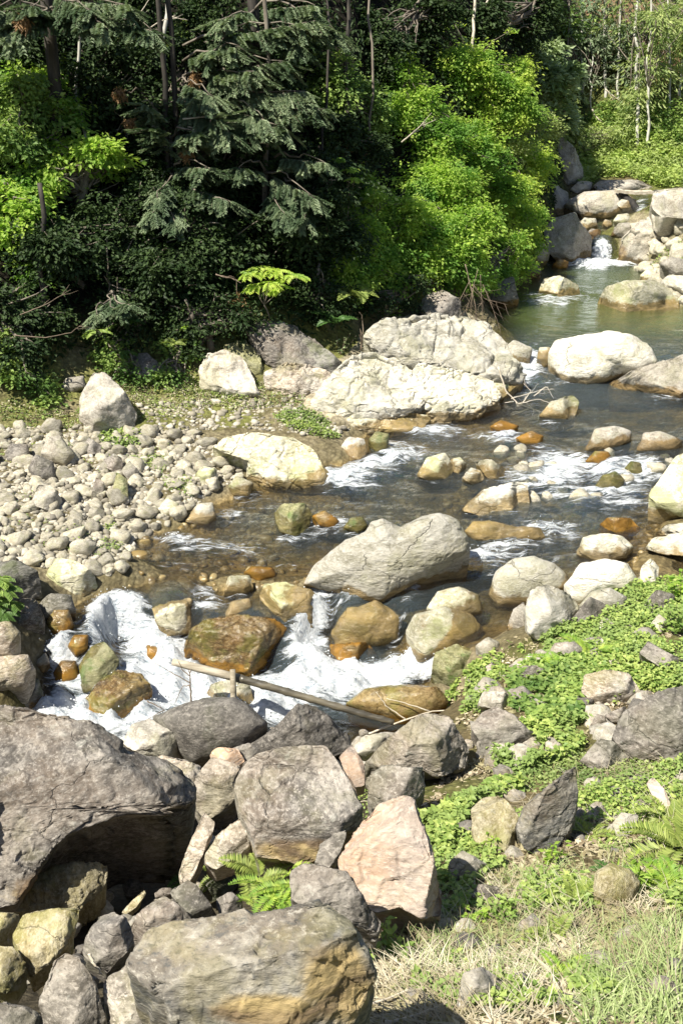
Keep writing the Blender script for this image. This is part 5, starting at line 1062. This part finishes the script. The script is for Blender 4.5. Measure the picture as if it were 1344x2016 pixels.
cover([('940,380 1150,370 1290,380 1290,420 1100,420', 1)], 1500, .06, .03, 'clover', 'moss_tufts', 'mossy tufts on the outcrop under the plank', 'moss', h=.05, keep=0)
cover([('930,1530 1100,1480 1344,1500 1344,1700 1150,1680 1100,1560 1000,1560', 1)], 8000, .03, .02, 'firy', 'moss_tufts', 'olive moss and short weeds on the upper mossy bank', 'moss', h=.03, keep=-.15)
cover([('480,1440 560,1440 560,1480 480,1480', .15), ('590,1480 640,1480 600,1500 560,1490', .1), ('690,1480 760,1500 720,1640 690,1600', .5), ('640,1640 700,1600 700,1700 640,1700', .25)], 900, .03, .022, 'clover', 'weeds', 'weeds in the cracks between the near boulders', 'weeds', h=.08)
# straw, litter and grass of the near bank
NB = pts('740,1830 880,1640 1000,1680 1150,1560 1344,1480 1344,2040 700,2040 720,1940')
u, v = scatter(NB, 22000); u1, v1 = scatter(pts(CL[0][0]), 9000); P = onground(np.concatenate([u, u1]), np.concatenate([v, v1]), HG); nz = fbm(P * 1.5, 3, 91); k = nz > -.35; P = P[k]; k2 = len(P)
V, F = leaves(P + [0, 0, .01], rng.normal(0, 1, P.shape) * [1, 1, .25], rng.normal(0, .5, P.shape) + [0, 0, 1], rng.uniform(.025, .07, k2), rng.uniform(.012, .035, k2))
tag(mk('leaf_litter', V, F, LM['litter'], smooth=False), 'dry brown leaves and crumbled litter lying on the near bank', 'leaf litter', kind='stuff')
def blades(poly, n, Lr, wr, mat, name, label, cat, up=.3, curl=.5, keep=-.4, seed=95, dirb=(0, 0)):
    u, v = scatter(pts(poly), n); P = onground(u, v, HG); k = fbm(P * 1.8, 3, seed) > keep; P = P[k]; n = len(P)
    L = rng.uniform(*Lr, n); w = rng.uniform(*wr, n); a = rng.uniform(0, 6.28, n)
    d = unit(np.stack([np.cos(a) + dirb[0], np.sin(a) + dirb[1], np.abs(rng.normal(up, up * .4, n))], 1)); s = unit(np.cross(d, [0, 0, 1.]) + 1e-6); sw = rng.normal(0, curl * .5, n)
    Vs = []
    for i, g in enumerate((0, .33, .66, 1.0)):
        c = P + d * (L * g)[:, None] + s * (sw * L * g * g)[:, None]; c[:, 2] -= curl * L * g * g * .6 * d[:, 2]; c[:, 2] = np.maximum(c[:, 2], P[:, 2] - .1) + .012
        ww = (w * (1 - .75 * g))[:, None] * .5; Vs += [c - s * ww, c + s * ww]
    V = np.stack(Vs, 1).reshape(-1, 3); b = np.arange(n)[:, None] * 8
    F = np.concatenate([b + np.array([2*i, 2*i+1, 2*i+3, 2*i+2]) for i in range(3)])
    return tag(mk(name, V, F, LM[mat], smooth=False), label, cat, kind='stuff')
blades('730,1900 860,1800 1100,1780 1344,1740 1344,2040 700,2040', 5000, (.06, .26), (.003, .008), 'straw', 'dry_grass', 'tangle of dry straw stems covering the near bank', 'dry grass', up=.10, curl=.5, keep=-.2)
blades('900,1700 1020,1560 1344,1480 1344,1780 860,1800', 2200, (.08, .28), (.002, .005), 'straw', 'dry_grass', 'thin dry stems on the mossy bank near the right edge', 'dry grass', up=.25, curl=.6, keep=-.1)
blades('1200,1900 1344,1800 1344,2040 1130,2040', 1500, (.07, .20), (.004, .011), 'grass', 'green_grass', 'fresh green grass in the bottom right corner', 'grass', up=1.1, curl=.7, keep=-.25, seed=97)
blades('760,1780 1100,1700 1344,1700 1344,1900 800,1980', 2600, (.06, .18), (.003, .006), 'grass', 'green_grass', 'scattered green blades among the straw', 'grass', up=1.0, curl=.7, keep=.1, seed=99)
# ------------------------------------------------------------------ ferns
def frond_mesh(Lf, mat, kk, n=22, wide=.26):
    g = np.linspace(.12, 1, n); ax = np.stack([Lf * g, 0 * g, Lf * (.62 * g - .75 * g * g)], 1); V, F, o_ = [], [], 0
    tang = unit(np.gradient(ax, axis=0)); prof = np.sin(np.pi * np.clip(g * .93 + .07, 0, 1)) ** .7 * wide * Lf
    for sg in (-1, 1):
        A = np.array([0, sg, 0.]) + tang * .45 + rng.normal(0, .06, ax.shape); v_, f_ = leaves(ax, A, np.cross(tang, [0, 1., 0]) * -1 + rng.normal(0, .12, ax.shape), prof, Lf * .06, .2)
        V.append(v_); F.append(f_ + o_); o_ += len(v_)
    rib = tubes([(ax[::3], np.linspace(.003, .001, len(ax[::3])))], 3)
    V.append(rib[0]); Fq_ = np.vstack(F + [rib[1][0] + o_]); o = mk('frond', np.vstack(V), [Fq_, rib[1][1] + o_], LM[mat], smooth=False)
    me = o.data; bpy.data.objects.remove(o); return me
FM = {(m_, i): frond_mesh(1.0, m_, i, n=20 + 3 * i, wide=.22 + .03 * i) for m_ in ('fern', 'ferndk', 'yellow') for i in range(3)}
def fern(label, u, v, fr_px, n, mat='fern', off=0., spread=6.28, face=0., tilt=.5, group='ferns of the near bank', sp=0.0):
    D = float(hit(u, v, HG)[0]) - off; p = atd(u, v, D); t = thing('fern', p, label, 'fern', group)
    for k in range(n):
        o = bpy.data.objects.new('frond', FM[(mat, int(rng.integers(3)))]); col.objects.link(o); o.parent = t
        s = 1.05 * fr_px * D / FPX * rng.uniform(.7, 1.15); o.scale = (s, s, s)
        o.rotation_euler = (rng.normal(0, .25), -tilt * rng.uniform(.2, 1.2), face + (k / n - .5) * spread + rng.normal(0, .2)); o.location = (rng.normal(0, sp), rng.normal(0, sp), rng.uniform(0, sp * .5))
FG = dict(group='ferns of the near bank')
fern('big bright fern clump growing between the flat topped block and the flagstone', 520, 1740, 75, 12, sp=.07, tilt=.7, off=.75)
fern('bright fern hanging over the edge of the flagstone', 555, 1765, 80, 13, 'yellow', sp=.06, off=.85, tilt=.3, spread=3.6, face=-1.6)
fern('fern with fronds reaching left in front of the pale angular block', 440, 1725, 70, 8, 'fern', off=.6, spread=2.5, face=3.0)
fern('small dark fern in the gap right of the long thin slab', 392, 1722, 70, 7, 'ferndk', off=.5, face=-1.2, spread=2.5)
fern('bright green fern in the dry soil of the near bank', 1130, 1790, 75, 9)
fern('low fern left below the bright green one', 1095, 1855, 60, 8)
fern('fern among straw left of the lowest one, near a white pebble', 1050, 1862, 45, 6)
fern('large fern arching in from the right edge', 1335, 1680, 110, 12, off=.05)
fern('pale fern below the large one at the right edge', 1325, 1760, 85, 9, 'yellow')
fern('small fern under the tall leaning slab', 1160, 1650, 60, 8)
fern('yellowish fern in the straw near the bottom', 1110, 1930, 60, 7, 'yellow')
fern('yellow fern among the carpet leaves on the green slope', 1110, 1330, 70, 8, 'yellow', sp=.05)
fern('second yellow fern higher in the carpet, right of the first', 1165, 1300, 65, 8, 'yellow', sp=.05)
fern('tiny fern on the stones below the pole', 757, 1446, 35, 5)
fern('fern sprig beside the narrow leaning slab', 632, 1680, 35, 4, off=.3)
fern('fern beside the stone with the cream streak', 1210, 1740, 55, 7, 'ferndk')
fern('fern at the foot of the lichened stone slope, right edge', 1310, 1620, 70, 7)
fern('feathery fern in the shade above the dark cliff', 690, 585, 60, 10, 'fern', off=.6, group='ferns of the shaded slope', tilt=.3)
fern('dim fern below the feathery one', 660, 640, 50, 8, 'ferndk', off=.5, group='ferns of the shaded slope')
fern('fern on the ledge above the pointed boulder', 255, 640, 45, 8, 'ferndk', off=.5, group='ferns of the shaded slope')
fern('tiny pale fern beside the hanging sapling', 342, 680, 28, 5, 'fern', off=.4, group='ferns of the shaded slope')
# leafy plants of the near bank
def plant(label, u, v, hp, n, mat, L, W, stems=5, off=0., up_=1.0, group='leafy plants of the near bank'):
    D = float(hit(u, v, HG)[0]) - off; p = atd(u, v, D); h = hp * D / FPX; t = thing('leafy_plant', p, label, 'plant', group)
    ln, Ps, As = [], [], []
    for k in range(stems):
        tip = p + np.array([rng.normal(0, .35) * h, rng.normal(0, .35) * h, h * rng.uniform(.6, 1.1) * up_]); c = wob(p, tip, 6, .03); ln.append((c, np.linspace(.004, .002, 6)))
        for j in range(n):
            f = rng.uniform(.15, 1); i = f * 5; q = c[int(min(i, 4))] + (c[int(min(i, 4)) + 1] - c[int(min(i, 4))]) * (i - int(min(i, 4))); a = rng.uniform(0, 6.28)
            Ps.append(q); As.append([math.cos(a), math.sin(a), .25])
    Ps, As = np.array(Ps), np.array(As); V, F = leaves(Ps, As, np.tile([0, 0, 1.], (len(Ps), 1)) + rng.normal(0, .3, Ps.shape), L * rng.uniform(.7, 1.2, len(Ps)), W)
    mk('leaves', V, F, LM[mat], t, smooth=False); V, F = tubes(ln, 4); mk('stem', V, F, M['twig'], t)
for a in [('dark leafy plant at the foot of the peach boulder', 790, 1820, 70, 16, 'mid', .05, .03, 9), ('dark leafy plant left of the shadow by the golden rock end', 770, 1890, 60, 14, 'mid', .05, .03, 6),
          ('bushy small leaved plant in the middle of the straw', 1000, 1825, 60, 18, 'mid', .035, .022, 10), ('spiky leafed plant in front of the flat yellowish stone', 955, 1680, 50, 14, 'bright', .06, .018, 5),
          ('tall thin leaved plant near the right edge, mid bank', 1268, 1755, 90, 16, 'bright', .07, .015, 5), ('yellow green herb left of the bushy plant', 930, 1830, 40, 14, 'bright', .035, .02, 6),
          ('leafy herb under the tall leaning slab', 1085, 1705, 50, 14, 'bright', .04, .02, 6), ('bright shrubby plant at the right edge above the river boulders', 1335, 1190, 75, 16, 'bright', .07, .045, 12),
          ('second shrubby plant lower at the right edge', 1330, 1250, 60, 14, 'mid', .06, .04, 9), ('white flowered sprig against the dark, above the folded outcrop', 668, 700, 50, 8, 'greyg', .05, .04, 4),
          ('leafy herb beside the white flowered sprig', 735, 700, 60, 10, 'bright', .07, .04, 6), ('green plant on top of the pale outcrop behind', 770, 632, 40, 16, 'bright', .06, .04, 8)]:
    plant(*a)

# ------------------------------------------------------------------ small broken stones of the right bank
am = []
for i in range(8):
    V, F = ico(3); V = V * [1, rng.uniform(.6, .9), rng.uniform(.5, .8)]
    for _ in range(14):
        nn = unit(rng.normal(0, 1, 3)); dd = V @ nn; V = V - np.clip(dd - rng.uniform(.6, .85) * dd.max(), 0, None)[:, None] * nn
    V = V + vnorm(V, F) * (.05 * facet(V * 4, i))[:, None]
    for mt in ('mauve', 'greyg', 'schistp'):
        o = mk('bank_stone', V, F, M[mt]); am.append((mt, o.data)); bpy.data.objects.remove(o)
ZN = [('packed between the near boulders', '120,1720 420,1480 720,1480 760,1600 620,1760 460,1800 260,1980 60,2000', 60, (.04, .12)), ('half sunk in the leafy carpet', '900,1400 950,1300 1050,1250 1200,1200 1344,1180 1344,1400 1100,1500 880,1560', 75, (.05, .17)),
      ('lying on the mossy upper bank', '900,1600 1050,1560 1344,1500 1344,1700 1100,1720 900,1760', 28, (.05, .13)),
      ('among the straw and litter', '760,1880 900,1780 1344,1740 1344,2000 760,2000', 30, (.03, .10)),
      ('by the pale river boulders', '980,1230 1130,1210 1260,1150 1340,1100 1340,1200 1100,1290', 14, (.05, .12))]
WD = {'mauve': 'brown grey', 'greyg': 'pale grey', 'schistp': 'veined grey'}
for zn, poly, cnt, rr in ZN:
    u, v = scatter(pts(poly), cnt); P = onground(u, v, HG)
    for p in P:
        mt, me = am[rng.integers(len(am))]; o = bpy.data.objects.new('bank_stone', me); col.objects.link(o); s_ = rng.uniform(*rr); o.location = (p[0], p[1], p[2] + s_ * .15 + (.18 if 'packed' in zn else 0)); o.scale = (s_,) * 3
        o.rotation_euler = (rng.uniform(-.4, .4), rng.uniform(-.4, .4), rng.uniform(0, 6.28)); tag(o, 'small broken %s stone %s' % (WD[mt], zn), 'stone', 'small broken stones %s' % zn)
# ------------------------------------------------------------------ pole, post, plank, pipe, dead branches
def P_(u, v, d): return atd(u, v, d)
D0 = float(hit(400, 1400)[0]) - .55
pa_, pb_ = P_(340, 1303, D0 + .1), P_(775, 1420, D0 - .05)
t = thing('wooden_railing', P_(458, 1372, D0), 'old wooden pole lying across a short post above the white water', 'railing')
ts = np.linspace(0, 1, 14); c = pa_[None] * (1 - ts)[:, None] + pb_[None] * ts[:, None]; c[:, 2] += .015 * np.sin(ts * 5)
V, F = tubes([(c[:5], np.array([.034, .041, .043, .042, .043]))], 12)
o = mk('pole', V, F, M['pole'], t); o['label'] = 'pale peeled half of the pole'
lam = plain_mat('dark wet wood', (.05, .045, .035), (.16, .14, .10), 6, rough=.35, streak=(.3, .3, 2))
rr2 = []; cc = []
for k in np.linspace(0, 1, 40):
    q = 4 + k * 9; i = int(min(q, 12)); cc.append(c[i] + (c[i + 1] - c[i]) * (q - i)); rr2.append(.040 - .010 * k + (.007 if (int(k * 39) % 6 == 0) else 0))
V, F = tubes([(np.array(cc), np.array(rr2))], 12); o = mk('bamboo_pole', V, F, lam, t); o['label'] = 'dark ringed half of the pole'
pt = P_(458, 1318, D0 - .04); pbm = P_(459, 1400, D0 - .04)
V, F = tubes([(np.array([pt, (pt + pbm) / 2 + [.004, 0, 0], pbm - [0, 0, .25]]), np.array([.028, .031, .034]))], 10); mk('post', V, F, M['pole'], t)
# plank and black pipe at the head of the stream
Dp = float(hit(1245, 400)[0]) - .4
a, b_ = P_(1211, 375, Dp), P_(1282, 378, Dp); bm_ = []
w = np.array([0, .12, 0]); h = np.array([0, 0, .035])
nseg = 12; Vp = []
for i in range(nseg + 1):
    q = a + (b_ - a) * i / nseg + np.array([0, 0, -.03 * math.sin(i / nseg * 3.14) + .004 * (i % 3)]); Vp += [q - w - h, q + w - h, q + w + h, q - w + h]
Fp = [[4*i+j, 4*i+(j+1) % 4, 4*i+4+(j+1) % 4, 4*i+4+j] for i in range(nseg) for j in range(4)] + [[3, 2, 1, 0], [4*nseg, 4*nseg+1, 4*nseg+2, 4*nseg+3]]
tag(mk('plank', Vp, np.array(Fp), M['stick'], loc=a, smooth=False), 'weathered plank bridging the gap between two boulders, far upstream', 'plank')
V, F = tubes([(wob(P_(1222, 378, Dp + .1), P_(1262, 418, Dp - .1), 8, .02), np.full(8, .085))], 10)
tag(mk('black_log', V, F, plain_mat('charred wood', (.012, .011, .010), (.04, .035, .03), 12), loc=P_(1222, 378, Dp)), 'dark log slanting down under the plank', 'log')
# branches
def branch(label, segs, D, wpx, mat='stick', name='dead_branch', subs=0, sublen=40, amp=.04, cat='branch', group=None, dtip=0.0):
    """segs: list of photo polylines [(u,v),...] all at depth D"""
    ln = []
    for j, s in enumerate(segs):
        k = len(s); P = np.array([P_(u, v, D + dtip * i / max(1, k - 1)) for i, (u, v) in enumerate(s)])
        m = np.linspace(0, k - 1, max(6, 4 * k)); Q = np.stack([np.interp(m, np.arange(k), P[:, c_]) for c_ in range(3)], 1); Q += rng.normal(0, amp * .06, Q.shape)
        r0 = wpx * (1 if j == 0 else .6) * D / FPX / 2; ln.append((Q, np.linspace(r0, r0 * .35, len(Q))))
        for q in range(subs):
            i = rng.integers(1, len(Q) - 1); dr = unit(unit(Q[-1] - Q[0]) + rng.normal(0, .6, 3)); e = Q[i] + dr * sublen * D / FPX * rng.uniform(.4, 1)
            ln.append((wob(Q[i], e, 5, .02), np.linspace(r0 * .45, r0 * .2, 5)))
    V, F = tubes(ln, 5); return tag(mk(name, V, F, M[mat], loc=ln[0][0][0]), label, cat, group)
Dw = float(hit(1050, 790)[0]) - .15
branch('bare forked branch lying across the dark water beside the pointed stone', [[(980,722),(995,770),(1020,795),(1070,812)],[(1005,785),(1040,775),(1080,762)],[(1020,795),(1060,785),(1095,800)],[(1010,790),(985,795)],[(1040,805),(1000,820)],[(1050,780),(1075,760),(1090,785)],[(1025,798),(1045,770),(1030,755)]], Dw, 4, subs=3, sublen=30)
Db = float(hit(930, 636)[0]) - .35
branch('bare twigs hanging from the bushes beside the perched block', [[(915,520),(935,600),(938,640)],[(940,530),(925,590),(905,635)],[(950,560),(970,610),(985,650)],[(930,560),(955,590),(1000,600)],[(925,550),(900,600),(915,630)],[(945,540),(950,640)]], Db, 2.5, subs=6, sublen=60, mat='twig')
Dt = float(hit(380, 1400)[0]) - .5
branch('thin dark leafless twig standing in front of the foam left of the post', [[(376,1385),(375,1340),(372,1318)],[(375,1345),(340,1325),(305,1305)],[(374,1330),(360,1320),(350,1300)],[(376,1350),(360,1350),(345,1385)],[(374,1325),(380,1310)]], Dt, 4, 'twig', 'leafless_twig', cat='twig')
branch('thin dark twig leaning from the wet amber boulder', [[(290,1380),(310,1390),(325,1398)],[(325,1398),(305,1408),(290,1416)]], Dt, 3, 'twig', 'leafless_twig', cat='twig')
Do = float(hit(640, 1560, lift=.3)[0]) - .42
branch('pale forked twig resting on the flat topped grey block', [[(570,1543),(600,1562),(625,1578),(660,1581),(730,1577)],[(630,1550),(665,1570),(690,1578)],[(655,1582),(640,1592),(622,1600)]], Do, 4.5, name='fallen_twig', cat='twig')
Dm = float(hit(300, 1940, lift=.3)[0]) - .15
branch('thin pale stick lying from the spotted block toward the flagstone', [[(205,1960),(240,1980),(290,2016),(310,2040)]], Dm, 5, name='fallen_twig', cat='twig')
branch('short split stick wedged below the spotted block', [[(176,1878),(188,1900),(202,1918)]], Dm - .1, 8, name='fallen_twig', cat='twig')
Ds = float(hit(760, 1430)[0]) - .2
branch('long thin stalk lying along the stones below the end of the pole', [[(690,1460),(760,1430),(850,1400),(930,1395)],[(800,1418),(760,1390),(740,1362)],[(845,1400),(800,1385),(760,1375)]], Ds, 5, name='fallen_twig', cat='twig')
Dn = float(hit(1000, 1780, HG)[0])
for lab, s, w in [('curved dry stalk rising from the straw toward the leaning slab', [(960,1810),(1020,1760),(1085,1710)], 6), ('thinner dry stalk beside the curved one', [(985,1800),(1050,1745),(1110,1712)], 4),
                  ('dry stalk bent to the right under the leaning slab', [(1090,1690),(1140,1712),(1190,1690)], 4)]:
    D = float(hit(s[0][0], s[0][1], HG)[0]) - .08; e = float(hit(s[-1][0], s[-1][1], HG)[0]) - .08
    branch(lab, [s], D, w, name='dry_stalk', cat='stalk', dtip=e - D, group='dry stalks of the near bank')
for lab, s, w in [('long dry stalk sweeping up from the bottom edge beside the flagstone', [(680,2016),(740,1960),(820,1880),(880,1830)], 7), ('dry stalk across the bottom right of the flagstone', [(700,1990),(800,1950),(950,1930),(1080,1900)], 6),
                  ('dry cane standing left of the brown domed stone', [(890,2016),(895,1960),(905,1905)], 7), ('thick dry cane lying along the bottom edge', [(760,2016),(850,1990),(900,1960)], 11), ('forked dry stalk under the brown domed stone', [(960,2000),(1060,1950),(1180,1900)], 6),
                  ('thin pale stalk crossing the grass at the right', [(1180,1960),(1260,1860),(1320,1740)], 4), ('dry stalk arching at the right edge', [(1200,1760),(1280,1700),(1340,1660)], 4), ('pale dry stalk over the olive moss near the right edge', [(1260,1620),(1290,1560),(1344,1520)], 4)]:
    D = float(hit(s[0][0], s[0][1], HG)[0]) - .1; e = float(hit(s[-1][0], s[-1][1], HG)[0]) - .1
    branch(lab, [s], D, w, name='dry_stalk', cat='stalk', dtip=e - D, group='dry stalks of the near bank', subs=2, sublen=40)
for lab, s, off in [('bare pale bough under the large blue grey fir', [(360,235),(420,228),(450,232)], 1.3), ('bare crooked bough below the pale one', [(370,250),(440,262),(470,282),(520,282)], 1.2), ('bare bough leaning in the dark, top left', [(265,50),(280,20),(300,-10)], 1.0),
                    ('thin bare bough crossing the pale trunks', [(275,68),(310,45),(345,30)], 1.2), ('pale bare twigs left of the umbrella sapling', [(425,540),(445,545),(470,552)], .9), ('dead curved branches in the shade left of the ledge', [(30,660),(90,665),(140,655),(160,640)], .7),
                    ('dead arching branch above the shaded thicket', [(40,620),(90,600),(140,570)], .8), ('fallen grey stem high on the slope', [(600,335),(650,355),(690,350)], .8), ('bare stem lying among the meadow bushes', [(1165,215),(1175,245),(1185,260)], .5), ('fallen pale stem behind the meadow', [(1190,175),(1225,205)], .5),
                    ('bare twig in the bright bushes', [(790,280),(820,255),(835,240)], 1.5), ('leafless stem rising beside the white flowered sprig', [(710,690),(715,650),(712,620)], .5)]:
    D = float(hit(s[0][0], max(s[0][1], 0), HG)[0]) - off; branch(lab, [s], D, 3.5 if s[0][0] > 150 else 2.5, mat='twig' if s[0][0] < 200 or s[0][1] > 500 else 'stick', name='bare_bough', cat='branch', subs=4, sublen=45)
